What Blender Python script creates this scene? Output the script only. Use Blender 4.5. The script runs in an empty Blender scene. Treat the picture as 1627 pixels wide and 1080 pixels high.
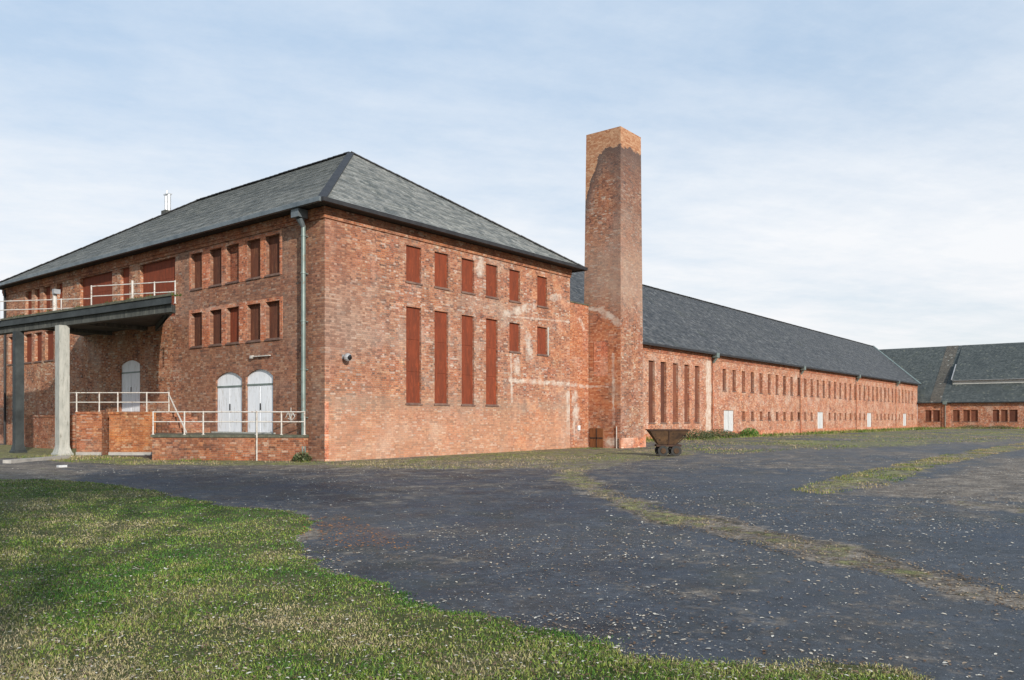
import bpy, math, random
import numpy as np
from mathutils import Vector, noise as mnoise
random.seed(7); rng = np.random.default_rng(7)
SC = bpy.context.scene
COL = SC.collection
R = math.radians

# ------------------------------------------------------------------ camera
# world frame: +x runs along the sunlit gable front, +y runs along the loading front; origin = building corner
CAMX, CAMY, CAMH = -18.77, -23.64, 1.6
def cam2site(X, Y):
    dx, dy = X + 6.9, Y - 29.4
    return .62*dx + .784*dy, -.784*dx + .62*dy
cam = bpy.data.cameras.new('camera'); camo = bpy.data.objects.new('camera', cam); COL.objects.link(camo)
cam.sensor_width = 36; cam.lens = 28.03; cam.shift_y = 0.0762; cam.clip_start = .1; cam.clip_end = 3000
camo.location = (CAMX, CAMY, CAMH)
camo.rotation_euler = (R(90), 0, math.atan2(.62, .784) - R(90))
SC.camera = camo
SC.render.resolution_x = 1024; SC.render.resolution_y = 680

# ------------------------------------------------------------------ light
SUN_EL = 22.0
trav = Vector((.40, .9165, -math.tan(R(SUN_EL)))).normalized()
sun = bpy.data.lights.new('sun', 'SUN'); suno = bpy.data.objects.new('sun', sun); COL.objects.link(suno)
sun.energy = 4.5; sun.angle = R(.6); sun.color = (1.0, .93, .84)
suno.rotation_euler = trav.to_track_quat('-Z', 'Y').to_euler()
SC.view_settings.view_transform = 'Standard'; SC.view_settings.look = 'None'
SC.view_settings.exposure = 0.13; SC.view_settings.gamma = 1; SC.view_settings.use_curve_mapping = False

def N(nt, typ, **kw):
    n = nt.nodes.new(typ)
    for k, v in kw.items():
        if k == 'inp':
            for i, val in v.items():
                n.inputs[i].default_value = val
        else: setattr(n, k, v)
    return n
def mth(nt, op, a, b=None, c=None, clamp=False):
    n = nt.nodes.new('ShaderNodeMath'); n.operation = op; n.use_clamp = clamp
    for i, v in enumerate((a, b, c)):
        if v is None: continue
        if isinstance(v, (int, float)): n.inputs[i].default_value = v
        else: nt.links.new(v, n.inputs[i])
    return n.outputs[0]
def mixc(nt, fac, a, b, blend='MIX'):
    n = nt.nodes.new('ShaderNodeMix'); n.data_type = 'RGBA'; n.blend_type = blend
    for s, v in ((n.inputs[0], fac), (n.inputs[6], a), (n.inputs[7], b)):
        if isinstance(v, (int, float)): s.default_value = v
        elif isinstance(v, tuple): s.default_value = (*v, 1) if len(v) == 3 else v
        else: nt.links.new(v, s)
    return n.outputs[2]
def ramp(nt, fac, stops, interp='LINEAR'):
    n = nt.nodes.new('ShaderNodeValToRGB'); cr = n.color_ramp; cr.interpolation = interp
    while len(cr.elements) < len(stops): cr.elements.new(.5)
    for e, (p, c) in zip(cr.elements, stops):
        e.position = p; e.color = (*c, 1) if isinstance(c, tuple) else (c, c, c, 1)
    nt.links.new(fac, n.inputs[0]); return n.outputs[0]
def noise(nt, vec, scale, detail=4, rough=.55, dim='3D', out=0):
    n = nt.nodes.new('ShaderNodeTexNoise'); n.noise_dimensions = dim
    n.inputs['Scale'].default_value = scale; n.inputs['Detail'].default_value = detail; n.inputs['Roughness'].default_value = rough
    if vec is not None: nt.links.new(vec, n.inputs['Vector'])
    return n.outputs[out]
def mapr(nt, v, a, b, c=0., d=1.):
    n = nt.nodes.new('ShaderNodeMapRange'); n.clamp = True
    n.inputs[1].default_value = a; n.inputs[2].default_value = b; n.inputs[3].default_value = c; n.inputs[4].default_value = d
    nt.links.new(v, n.inputs[0]); return n.outputs[0]
def comb(nt, x, y, z=0.):
    n = nt.nodes.new('ShaderNodeCombineXYZ')
    for i, v in enumerate((x, y, z)):
        if isinstance(v, (int, float)): n.inputs[i].default_value = v
        else: nt.links.new(v, n.inputs[i])
    return n.outputs[0]
def sep(nt, v):
    n = nt.nodes.new('ShaderNodeSeparateXYZ'); nt.links.new(v, n.inputs[0]); return n.outputs

W = bpy.data.worlds.new('World'); SC.world = W; W.use_nodes = True
wt = W.node_tree; wt.nodes.clear()
sky = N(wt, 'ShaderNodeTexSky', sky_type='NISHITA', sun_disc=False, sun_elevation=R(SUN_EL), sun_rotation=math.atan2(-trav.x, -trav.y), air_density=1.0, dust_density=1.2, ozone_density=1.0)
tc = N(wt, 'ShaderNodeTexCoord')
d = sep(wt, tc.outputs['Generated'])
zz = mth(wt, 'ADD', mth(wt, 'MAXIMUM', d[2], 0.0), .10)
u = mth(wt, 'DIVIDE', d[0], zz); v = mth(wt, 'DIVIDE', d[1], zz)
# thin altostratus: long streaks running down to the right of the view
us = mth(wt, 'ADD', mth(wt, 'MULTIPLY', u, .82), mth(wt, 'MULTIPLY', v, -.573))
vs = mth(wt, 'ADD', mth(wt, 'MULTIPLY', u, .573), mth(wt, 'MULTIPLY', v, .82))
cv = comb(wt, mth(wt, 'MULTIPLY', us, .55), mth(wt, 'MULTIPLY', vs, 1.0), 3.1)
n1 = noise(wt, cv, .55, 7, .55)
n2 = noise(wt, comb(wt, mth(wt, 'MULTIPLY', us, .9), mth(wt, 'MULTIPLY', vs, 2.2), 9.7), 1.1, 8, .62)
n3 = noise(wt, comb(wt, us, vs, 1.7), 5.0, 8, .68)
cl = mth(wt, 'ADD', mth(wt, 'ADD', mth(wt, 'MULTIPLY', n1, .62), mth(wt, 'MULTIPLY', n2, .30)), mth(wt, 'MULTIPLY', n3, .16))
cf = mapr(wt, cl, .45, .66)
hz = mapr(wt, d[2], 0.0, .50, 1.0, 0.0)
hz = mth(wt, 'POWER', hz, 1.3)
cf2 = mth(wt, 'ADD', mth(wt, 'MULTIPLY', cf, mth(wt, 'ADD', mth(wt, 'MULTIPLY', hz, .4), .52)), mth(wt, 'ADD', mth(wt, 'MULTIPLY', hz, .42), .12), clamp=True)
veil = mixc(wt, hz, (4.6, 6.7, 9.3), (8.1, 8.8, 9.4))     # veil of thin haze over the blue
base = mixc(wt, .62, sky.outputs[0], veil)
skyc = mixc(wt, cf2, base, mixc(wt, hz, (8.1, 8.6, 9.2), (8.9, 8.8, 8.8)))
bg = N(wt, 'ShaderNodeBackground', inp={1: .10}); wt.links.new(skyc, bg.inputs[0])
wo = N(wt, 'ShaderNodeOutputWorld'); wt.links.new(bg.outputs[0], wo.inputs[0])

# ------------------------------------------------------------------ helpers
def link(o, parent=None):
    COL.objects.link(o)
    if parent is not None: o.parent = parent
    return o
def tag(o, label=None, cat=None, group=None, kind=None):
    if label: o['label'] = label
    if cat: o['category'] = cat
    if group: o['group'] = group
    if kind: o['kind'] = kind
    return o
WLOC = {}
def thing(name, label, cat, loc=(0, 0, 0), rz=0, group=None):
    o = bpy.data.objects.new(name, None); o.location = loc; o.rotation_euler = (0, 0, rz); o.empty_display_size = .3
    link(o); tag(o, label, cat, group); WLOC[o.name] = Vector(loc)
    return o

class MB:
    """collects faces in site coordinates; build() writes one mesh object relative to its parent"""
    def __init__(s): s.v = []; s.f = []; s.uv = []
    def face(s, pts, uvs=None):
        i = len(s.v); s.v += [Vector(p) for p in pts]; s.f.append(tuple(range(i, i+len(pts)))); s.uv.append(uvs)
    def box(s, x0, x1, y0, y1, z0, z1):
        s.prism([(x0, y0), (x1, y0), (x1, y1), (x0, y1)], z0, z1)
    def prism(s, poly, z0, z1):
        a = sum(poly[i][0]*poly[(i+1) % len(poly)][1]-poly[(i+1) % len(poly)][0]*poly[i][1] for i in range(len(poly)))
        if a < 0: poly = poly[::-1]
        n = len(poly)
        s.face([(p[0], p[1], z1) for p in poly]); s.face([(p[0], p[1], z0) for p in poly[::-1]])
        for i in range(n):
            p, q = poly[i], poly[(i+1) % n]
            s.face([(p[0], p[1], z0), (q[0], q[1], z0), (q[0], q[1], z1), (p[0], p[1], z1)])
    def frustum(s, c0, r0, c1, r1, seg=12, cap=True):
        c0, c1 = Vector(c0), Vector(c1); ax = (c1-c0).normalized()
        t = ax.orthogonal().normalized(); b = ax.cross(t)
        A = [c0+(t*math.cos(2*math.pi*i/seg)+b*math.sin(2*math.pi*i/seg))*r0 for i in range(seg)]
        B = [c1+(t*math.cos(2*math.pi*i/seg)+b*math.sin(2*math.pi*i/seg))*r1 for i in range(seg)]
        for i in range(seg):
            j = (i+1) % seg; s.face([A[i], A[j], B[j], B[i]])
        if cap: s.face(A[::-1]); s.face(B)
    def tube(s, pts, r, seg=8):
        for a, b in zip(pts[:-1], pts[1:]): s.frustum(a, r, b, r, seg)
    def beam(s, a, b, w, h):
        a, b = Vector(a), Vector(b); ax = (b-a).normalized()
        side = ax.cross(Vector((0, 0, 1)))
        side = Vector((1, 0, 0)) if side.length < 1e-4 else side.normalized()
        up = side.cross(ax)
        c = [(-w/2, -h/2), (w/2, -h/2), (w/2, h/2), (-w/2, h/2)]
        A = [a+side*x+up*y for x, y in c]; B = [b+side*x+up*y for x, y in c]
        for i in range(4):
            j = (i+1) % 4; s.face([A[i], A[j], B[j], B[i]][::-1])
        s.face(A); s.face(B[::-1])
    def build(s, name, mat, parent=None, loc=None, local=False, smooth=False):
        me = bpy.data.meshes.new(name)
        if loc is not None: off = Vector(loc)
        elif parent is not None and not local:
            off = Vector((0, 0, 0)); p = parent
            while p is not None: off += p.location; p = p.parent
        else: off = Vector((0, 0, 0))
        me.from_pydata([tuple(p-off) for p in s.v], [], s.f)
        ul = me.uv_layers.new(name='UVMap'); k = 0; data = []
        for f, uv in zip(s.f, s.uv):
            if uv is None:
                P = [s.v[i] for i in f]; n = Vector((0, 0, 0))
                for i in range(len(P)): n += P[i].cross(P[(i+1) % len(P)])
                n = n.normalized() if n.length > 1e-9 else Vector((0, 0, 1))
                if abs(n.z) > .97: t, b = Vector((1, 0, 0)), Vector((0, 1, 0))
                else:
                    t = Vector((0, 0, 1)).cross(n).normalized(); b = n.cross(t)
                    if abs(t.x) > abs(t.y): t = t if t.x > 0 else -t
                    else: t = t if t.y > 0 else -t
                uv = [(p.dot(t), p.dot(b)) for p in P]
            for q in uv: data += [q[0], q[1]]
        ul.data.foreach_set('uv', data)
        if mat is not None: me.materials.append(mat)
        if smooth: me.polygons.foreach_set('use_smooth', [True]*len(me.polygons))
        me.update()
        o = bpy.data.objects.new(name, me)
        if loc is not None: o.location = loc
        return link(o, parent)

# ------------------------------------------------------------------ materials
def new_mat(name):
    m = bpy.data.materials.new(name); m.use_nodes = True; nt = m.node_tree
    b = nt.nodes['Principled BSDF']; return m, nt, b
def bump(nt, b, h, dist, strength=1.0):
    n = nt.nodes.new('ShaderNodeBump'); n.inputs['Distance'].default_value = dist; n.inputs['Strength'].default_value = strength
    nt.links.new(h, n.inputs['Height']); nt.links.new(n.outputs[0], b.inputs['Normal'])
def cells(nt, w, h, stagger=.5, bond=False):
    """per-cell random value and joint mask for courses laid in UV metres"""
    uvn = nt.nodes.new('ShaderNodeUVMap'); s = sep(nt, uvn.outputs[0])
    vr = mth(nt, 'DIVIDE', s[1], h); row = mth(nt, 'FLOOR', vr); fv = mth(nt, 'SUBTRACT', vr, row)
    sh = mth(nt, 'MULTIPLY', mth(nt, 'FLOORED_MODULO', row, 2.0), stagger)
    ww = mth(nt, 'SUBTRACT', w, mth(nt, 'MULTIPLY', mth(nt, 'FLOORED_MODULO', row, 2.0), w*.5)) if bond else w
    ur = mth(nt, 'ADD', mth(nt, 'DIVIDE', s[0], ww), sh); cu = mth(nt, 'FLOOR', ur); fu = mth(nt, 'SUBTRACT', ur, cu)
    wn = nt.nodes.new('ShaderNodeTexWhiteNoise'); wn.noise_dimensions = '2D'; nt.links.new(comb(nt, cu, row), wn.inputs['Vector'])
    return uvn.outputs[0], s, fu, fv, wn.outputs[0], wn.outputs[1]
BRICKS = [(0, (.10, .045, .035)), (.10, (.17, .062, .040)), (.28, (.30, .105, .055)), (.5, (.37, .135, .070)), (.68, (.43, .175, .095)), (.84, (.48, .235, .140)), (.94, (.50, .30, .20)), (1, (.56, .42, .32))]
def brick_mat(name, tint=(1, 1, 1), pale=.25, dark=.35, orange=0., mortar=(.40, .34, .28), seed=0., extra=None, w=.25, h=.077, contrast=.48):
    m, nt, b = new_mat(name)
    uv, s, fu, fv, rnd, rc = cells(nt, w, h, bond=True)
    geo = nt.nodes.new('ShaderNodeNewGeometry'); pos = geo.outputs['Position']
    pv = N(nt, 'ShaderNodeVectorMath', operation='ADD'); nt.links.new(pos, pv.inputs[0]); pv.inputs[1].default_value = (seed, seed*1.7, seed*.6); pos = pv.outputs[0]
    big = noise(nt, pos, .35, 5, .6); mid = noise(nt, pos, 1.4, 6, .7); fine = noise(nt, pos, 14, 4, .7)
    rr = mth(nt, 'ADD', mth(nt, 'MULTIPLY', rnd, contrast), mth(nt, 'MULTIPLY', mapr(nt, mid, .25, .75), 1.0-contrast+.02), clamp=True)
    col = ramp(nt, mapr(nt, rr, .12, .88), BRICKS)
    rc2 = sep(nt, rc)
    hs = noise(nt, pos, .8, 6, .7, out=1); hsv = sep(nt, hs)
    col = mixc(nt, mth(nt, 'MULTIPLY', mapr(nt, hsv[0], .48, .62), .55), col, mixc(nt, 1.0, col, (.90, .98, .92), 'MULTIPLY'))
    col = mixc(nt, mth(nt, 'MULTIPLY', mapr(nt, hsv[1], .50, .64), .6), col, mixc(nt, 1.0, col, (1.22, 1.0, .74), 'MULTIPLY'))
    col = mixc(nt, mth(nt, 'MULTIPLY', mapr(nt, hsv[2], .50, .64), .6), col, mixc(nt, 1.0, col, (1.05, .95, 1.12), 'MULTIPLY'))
    col = mixc(nt, mth(nt, 'MULTIPLY', mth(nt, 'GREATER_THAN', rc2[1], .93), .6), col, (.09, .055, .045))
    col = mixc(nt, mth(nt, 'MULTIPLY', mth(nt, 'GREATER_THAN', rc2[2], .93), .5), col, (.58, .45, .37))
    if orange > 0:
        om = mapr(nt, noise(nt, pos, .9, 4, .6), .42, .62)
        col = mixc(nt, mth(nt, 'MULTIPLY', om, orange), col, mixc(nt, rnd, (.42, .12, .035), (.55, .22, .08)))
    # lime bloom
    ef = mapr(nt, noise(nt, pos, .55, 7, .68), .50, .72)
    col = mixc(nt, mth(nt, 'MULTIPLY', ef, pale), col, (.52, .39, .31))
    # sooty and damp streaks
    so = mapr(nt, noise(nt, pos, .42, 6, .62, out=1), .0, 1.0)
    st = mapr(nt, noise(nt, comb(nt, mth(nt, 'MULTIPLY', sep(nt, pos)[0], 2.2), mth(nt, 'MULTIPLY', sep(nt, pos)[1], 2.2), mth(nt, 'MULTIPLY', sep(nt, pos)[2], .5)), .5, 6, .65), .50, .74)
    col = mixc(nt, mth(nt, 'MULTIPLY', st, dark), col, (.085, .055, .048))
    du = mth(nt, 'MULTIPLY', mth(nt, 'MINIMUM', fu, mth(nt, 'SUBTRACT', 1.0, fu)), w)
    dv = mth(nt, 'MULTIPLY', mth(nt, 'MINIMUM', fv, mth(nt, 'SUBTRACT', 1.0, fv)), h)
    jm = mapr(nt, mth(nt, 'MINIMUM', du, dv), .003, .0075, 1.0, 0.0)
    mo = mixc(nt, mapr(nt, fine, .35, .7), mortar, tuple(c*.55 for c in mortar))
    mo = mixc(nt, mth(nt, 'MULTIPLY', st, dark), mo, (.10, .08, .07))
    jm2 = mth(nt, 'MULTIPLY', jm, mapr(nt, mid, .3, .6, .6, 1.0))
    col = mixc(nt, jm2, col, mo)
    col = mixc(nt, 1.0, col, tint, 'MULTIPLY')
    col = mixc(nt, mapr(nt, fine, .42, .66, 0., .65), col, mixc(nt, 1., col, (.50, .46, .44), 'MULTIPLY'))
    vs_ = noise(nt, comb(nt, mth(nt, 'MULTIPLY', sep(nt, pos)[0], 5.), mth(nt, 'MULTIPLY', sep(nt, pos)[1], 5.), mth(nt, 'MULTIPLY', sep(nt, pos)[2], .35)), 1., 6, .7)
    col = mixc(nt, mth(nt, 'MULTIPLY', mapr(nt, vs_, .54, .66), .35), col, mixc(nt, 1., col, (.55, .50, .48), 'MULTIPLY'))
    col = mixc(nt, 1.0, col, (1.14, 1.14, 1.14), 'MULTIPLY')
    if extra: col = extra(nt, col, geo.outputs['Position'], rnd)
    nt.links.new(col, b.inputs['Base Color']); b.inputs['Roughness'].default_value = .9; b.inputs['Specular IOR Level'].default_value = .25
    hh = mth(nt, 'ADD', mth(nt, 'SUBTRACT', mth(nt, 'MULTIPLY', rnd, .35), jm), mth(nt, 'MULTIPLY', fine, .5))
    bump(nt, b, hh, .008, .8)
    return m
def slate_mat(name, c0, c1, lichen=.25, w=.26, h=.22, hi=(.30, .31, .29)):
    m, nt, b = new_mat(name)
    uv, s, fu, fv, rnd, rc = cells(nt, w, h)
    geo = nt.nodes.new('ShaderNodeNewGeometry'); pos = geo.outputs['Position']
    big = noise(nt, pos, .16, 6, .62); mid = noise(nt, pos, 1.1, 6, .7)
    rr = mth(nt, 'ADD', mth(nt, 'MULTIPLY', rnd, .6), mth(nt, 'MULTIPLY', mid, .5))
    col = mixc(nt, mapr(nt, rr, .25, .85), c0, c1)
    st = noise(nt, comb(nt, mth(nt, 'MULTIPLY', s[0], .35), mth(nt, 'MULTIPLY', s[1], 1.6)), 1.2, 7, .72)
    col = mixc(nt, mth(nt, 'MULTIPLY', mapr(nt, st, .54, .66), .5), col, mixc(nt, 1., col, (1.6, 1.55, 1.5), 'MULTIPLY'))
    col = mixc(nt, mth(nt, 'MULTIPLY', mapr(nt, st, .46, .36), .45), col, mixc(nt, 1., col, (.55, .55, .58), 'MULTIPLY'))
    col = mixc(nt, mth(nt, 'MULTIPLY', mapr(nt, big, .42, .68), .45), col, mixc(nt, 1., col, (.62, .66, .72), 'MULTIPLY'))
    li = mth(nt, 'MULTIPLY', mapr(nt, noise(nt, pos, 2.6, 7, .75), .52, .72), lichen)
    col = mixc(nt, li, col, hi)
    moss = mth(nt, 'MULTIPLY', mapr(nt, noise(nt, pos, .5, 6, .7), .56, .75), .35)
    col = mixc(nt, moss, col, (.075, .085, .05))
    sel = mth(nt, 'GREATER_THAN', rnd, .975)
    col = mixc(nt, mth(nt, 'MULTIPLY', sel, .6), col, hi)
    du = mth(nt, 'MULTIPLY', mth(nt, 'MINIMUM', fu, mth(nt, 'SUBTRACT', 1.0, fu)), w)
    jm = mapr(nt, du, .003, .007, 1., 0.)
    col = mixc(nt, mth(nt, 'MULTIPLY', jm, .8), col, (.02, .02, .022))
    nt.links.new(col, b.inputs['Base Color']); b.inputs['Specular IOR Level'].default_value = .35
    nt.links.new(mapr(nt, rnd, 0, 1, .55, .8), b.inputs['Roughness'])
    bump(nt, b, mth(nt, 'ADD', mth(nt, 'SUBTRACT', mth(nt, 'MULTIPLY', rnd, .7), jm), mth(nt, 'MULTIPLY', mid, .6)), .012, .8)
    return m
def worn_mat(name, c0, c1, scale=2., rough=.8, metal=0., bumpd=.004, spots=None, spec=.4, streak=False, rand=0.):
    m, nt, b = new_mat(name)
    tcn = nt.nodes.new('ShaderNodeNewGeometry'); pos = tcn.outputs['Position']
    if streak:
        s = sep(nt, pos); pos = comb(nt, mth(nt, 'MULTIPLY', s[0], 4.), mth(nt, 'MULTIPLY', s[1], 4.), mth(nt, 'MULTIPLY', s[2], .7))
    a = noise(nt, pos, scale, 8, .65)
    col = mixc(nt, mapr(nt, a, .32, .68), c0, c1)
    if spots:
        col = mixc(nt, mapr(nt, noise(nt, pos, scale*2.3, 6, .7), .55, .66), col, spots)
    if rand > 0:
        oi = nt.nodes.new('ShaderNodeObjectInfo')
        col = mixc(nt, mth(nt, 'MULTIPLY', oi.outputs['Random'], rand), col, mixc(nt, 1., col, (.45, .45, .5), 'MULTIPLY'))
    nt.links.new(col, b.inputs['Base Color']); b.inputs['Roughness'].default_value = rough; b.inputs['Metallic'].default_value = metal
    b.inputs['Specular IOR Level'].default_value = spec
    bump(nt, b, noise(nt, pos, scale*6, 6, .7), bumpd, .7)
    return m

def lime_marks(nt, col, u, z, pos, segs, gate=None):
    # lime and render left on the brick where a lean-to was taken down
    rg = mth(nt, 'SUBTRACT', noise(nt, pos, 3.0, 6, .7), .5)
    big = noise(nt, pos, 1.2, 4, .6); tot = None
    for (ax, az), (bx, bz), w in segs:
        ex, ez = bx-ax, bz-az; L2 = ex*ex+ez*ez
        du = mth(nt, 'SUBTRACT', u, ax); dz = mth(nt, 'SUBTRACT', z, az)
        t = mth(nt, 'ADD', mth(nt, 'MULTIPLY', du, ex/L2), mth(nt, 'MULTIPLY', dz, ez/L2), clamp=True)
        qx = mth(nt, 'SUBTRACT', du, mth(nt, 'MULTIPLY', t, ex)); qz = mth(nt, 'SUBTRACT', dz, mth(nt, 'MULTIPLY', t, ez))
        dist = mth(nt, 'SQRT', mth(nt, 'ADD', mth(nt, 'MULTIPLY', qx, qx), mth(nt, 'MULTIPLY', qz, qz)))
        m = mapr(nt, mth(nt, 'ADD', dist, mth(nt, 'MULTIPLY', rg, w*1.6+.22)), w*.35, w*.75, 1., 0.)
        tot = m if tot is None else mth(nt, 'MAXIMUM', tot, m)
    if gate is not None: tot = mth(nt, 'MULTIPLY', tot, gate)
    tot = mth(nt, 'MULTIPLY', tot, mapr(nt, noise(nt, pos, 2.3, 6, .7), .40, .58, .15, .9))
    tot = mth(nt, 'MULTIPLY', tot, mapr(nt, big, .3, .55, .6, 1.))
    return mixc(nt, tot, col, mixc(nt, mapr(nt, rg, -.15, .15), (.50, .42, .35), (.62, .57, .50)))
def chimney_extra(nt, col, pos, rnd):
    s = sep(nt, pos)
    # orange rebuilt head above a black curved sooty line, sooty streaks running down the arris
    nz = mth(nt, 'MULTIPLY', mth(nt, 'SUBTRACT', noise(nt, pos, 1.6, 5, .6), .5), 1.1)
    yy = mth(nt, 'MAXIMUM', mth(nt, 'SUBTRACT', s[1], -1.15), 0.0)
    curve = mth(nt, 'SUBTRACT', 16.15, mth(nt, 'MULTIPLY', mth(nt, 'MULTIPLY', yy, yy), 1.35))
    dz = mth(nt, 'SUBTRACT', mth(nt, 'ADD', s[2], mth(nt, 'ADD', mth(nt, 'MULTIPLY', nz, .9), mth(nt, 'MULTIPLY', mth(nt, 'SUBTRACT', noise(nt, pos, 6., 5, .7), .5), .8))), curve)
    head = mapr(nt, dz, -.03, .05)
    sootline = mth(nt, 'MULTIPLY', mapr(nt, dz, -2.6, -.1), mth(nt, 'SUBTRACT', 1.0, head))
    sootline = mth(nt, 'MULTIPLY', mth(nt, 'POWER', sootline, 1.6), 1.0)
    col = mixc(nt, mth(nt, 'MULTIPLY', sootline, .85), col, (.075, .055, .05))
    ar = mth(nt, 'MULTIPLY', mapr(nt, mth(nt, 'ADD', s[1], mth(nt, 'MULTIPLY', nz, .5)), -1.75, -1.15, 1., 0.), mapr(nt, s[2], 5.0, 13.0))
    col = mixc(nt, mth(nt, 'MULTIPLY', ar, .45), col, (.12, .085, .075))
    col = mixc(nt, mth(nt, 'MULTIPLY', head, .8), col, mixc(nt, rnd, (.36, .15, .07), (.52, .31, .18)))
    lowo = mapr(nt, mth(nt, 'ADD', s[2], nz), 6.0, 7.6, 1., 0.)
    face = mth(nt, 'LESS_THAN', s[0], 17.95)
    lm = mth(nt, 'MULTIPLY', mth(nt, 'MULTIPLY', lowo, face), mapr(nt, noise(nt, pos, .8, 5, .65), .38, .58))
    col = mixc(nt, mth(nt, 'MULTIPLY', lm, .65), col, mixc(nt, rnd, (.42, .12, .045), (.56, .25, .12)))
    up = mth(nt, 'MULTIPLY', mapr(nt, mth(nt, 'ADD', s[2], mth(nt, 'MULTIPLY', nz, 2.)), 6.8, 8.2), mapr(nt, s[2], 10., 12.5, 1., 0.))
    col = mixc(nt, mth(nt, 'MULTIPLY', up, .4), col, (.42, .31, .24))
    col = lime_marks(nt, col, s[1], s[2], pos, [((.44, 7.66), (-.7, 7.42), .16), ((-.7, 7.42), (-1.9, 6.62), .30), ((.4, 3.3), (-1.2, 3.3), .10), ((-1.5, 5.0), (-1.55, 1.2), .13), ((.1, 1.3), (.3, .3), .35), ((-1.3, .3), (-1.9, .3), .4)], face)
    return col
def gable_extra(nt, col, pos, rnd):
    s = sep(nt, pos)
    # lower courses bleached, patch of dark brick above
    nz = mth(nt, 'MULTIPLY', mth(nt, 'SUBTRACT', noise(nt, pos, .7, 6, .65), .5), 3.0)
    low = mapr(nt, mth(nt, 'ADD', s[2], nz), 1.2, 3.2, 1., 0.)
    col = mixc(nt, mth(nt, 'MULTIPLY', low, .35), col, (.60, .34, .21))
    # red-brown stain band near the corner
    c = mth(nt, 'MULTIPLY', mapr(nt, mth(nt, 'ADD', s[0], mth(nt, 'MULTIPLY', nz, .35)), 1.0, 3.0, 1., 0.), mapr(nt, s[2], 2.6, 4.2))
    col = mixc(nt, mth(nt, 'MULTIPLY', c, .45), col, mixc(nt, rnd, (.17, .075, .05), (.30, .13, .08)))
    # grey smoke-stained patch in the middle left, grey-green damp band, pinkish wash round the windows
    sm = mth(nt, 'MULTIPLY', mapr(nt, mth(nt, 'ADD', mth(nt, 'ABSOLUTE', mth(nt, 'SUBTRACT', s[2], 5.2)), mth(nt, 'MULTIPLY', nz, .8)), .2, 2.2, 1., 0.), mapr(nt, mth(nt, 'ADD', s[0], nz), 1.5, 4.6, 1., 0.))
    col = mixc(nt, mth(nt, 'MULTIPLY', sm, .55), col, mixc(nt, rnd, (.20, .14, .11), (.38, .29, .23)))
    dp = mapr(nt, mth(nt, 'ABSOLUTE', mth(nt, 'SUBTRACT', mth(nt, 'ADD', s[2], mth(nt, 'MULTIPLY', nz, .25)), 2.2)), .0, .45, 1., 0.)
    col = mixc(nt, mth(nt, 'MULTIPLY', dp, .35), col, (.27, .22, .17))
    rt = mth(nt, 'MULTIPLY', mapr(nt, mth(nt, 'ADD', s[0], mth(nt, 'MULTIPLY', nz, .5)), 10.5, 12.0), mapr(nt, noise(nt, pos, 1.1, 5, .7), .5, .62))
    col = mixc(nt, mth(nt, 'MULTIPLY', rt, .55), col, mixc(nt, rnd, (.48, .16, .07), (.60, .30, .16)))
    col = lime_marks(nt, col, s[0], s[2], pos, [((10.7, 6.55), (12.9, 7.15), .30), ((10.5, 6.42), (16.0, 6.66), .07), ((10.95, 3.42), (16.0, 3.38), .20), ((11.05, 4.66), (11.12, 2.4), .12), ((11.5, 4.35), (11.5, 3.9), .40), ((14.4, 7.75), (15.1, 7.85), .28), ((15.9, 2.8), (15.95, .9), .38), ((8.7, 8.9), (8.75, 8.3), .5), ((12.4, 5.6), (12.5, 4.6), .4)])
    return col
def loading_extra(nt, col, pos, rnd):
    s = sep(nt, pos)
    nz = mth(nt, 'MULTIPLY', mth(nt, 'SUBTRACT', noise(nt, pos, .6, 6, .65), .5), 2.4)
    corner_dark = mth(nt, 'MULTIPLY', mapr(nt, mth(nt, 'ADD', s[1], nz), 9.6, 11.2, 1., 0.), .55)  # brick darker brown along the stretch nearest the corner
    col = mixc(nt, corner_dark, col, mixc(nt, rnd, (.12, .062, .045), (.25, .125, .08)))
    return col
M = {}
M['gable'] = brick_mat('gable_brick', tint=(.89, .98, 1.03), pale=.62, dark=.42, extra=gable_extra)
M['loading'] = brick_mat('loading_front_brick', tint=(.95, 1.06, 1.06), pale=.50, dark=.35, seed=11., extra=loading_extra)
M['surround'] = brick_mat('surround_brick', tint=(1.18, 1.08, 1.02), pale=.55, dark=.08, seed=5., contrast=.3)
M['surround_dull'] = brick_mat('sooty_surround_brick', tint=(.98, .88, .84), pale=.35, dark=.2, seed=5., contrast=.3)
M['cornice'] = brick_mat('cornice_brick', tint=(.86, .82, .76), pale=.25, dark=.5, orange=.35, seed=8.)
M['stack'] = brick_mat('stack_brick', tint=(.84, .90, .92), pale=.55, dark=.35, seed=21., extra=chimney_extra, contrast=.5)
def patch_extra(nt, col, pos, rnd):
    s = sep(nt, pos)
    return lime_marks(nt, col, s[0], s[2], pos, [((16.0, 3.36), (17.9, 3.3), .15), ((16.5, 2.8), (16.7, .7), .5), ((17.0, 6.9), (17.4, 6.4), .2)])
M['patchbrick'] = brick_mat('repaired_brick', tint=(.95, .92, .9), pale=.4, dark=.3, orange=.5, seed=31., extra=patch_extra)
M['palebrick'] = brick_mat('pale_brick_infill', tint=(1.3, 1.2, 1.15), pale=.8, dark=.05, seed=3., contrast=.3)
M['hall'] = brick_mat('hall_brick', tint=(1.06, 1.12, 1.14), pale=.75, dark=.15, seed=41., contrast=.45)
M['dock'] = brick_mat('dock_brick', tint=(.72, .72, .70), pale=.45, dark=.6, orange=.2, seed=51.)
M['rustbrick'] = brick_mat('rusty_dock_brick', tint=(.82, .80, .66), pale=.45, dark=.5, orange=.8, seed=61.)

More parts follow.
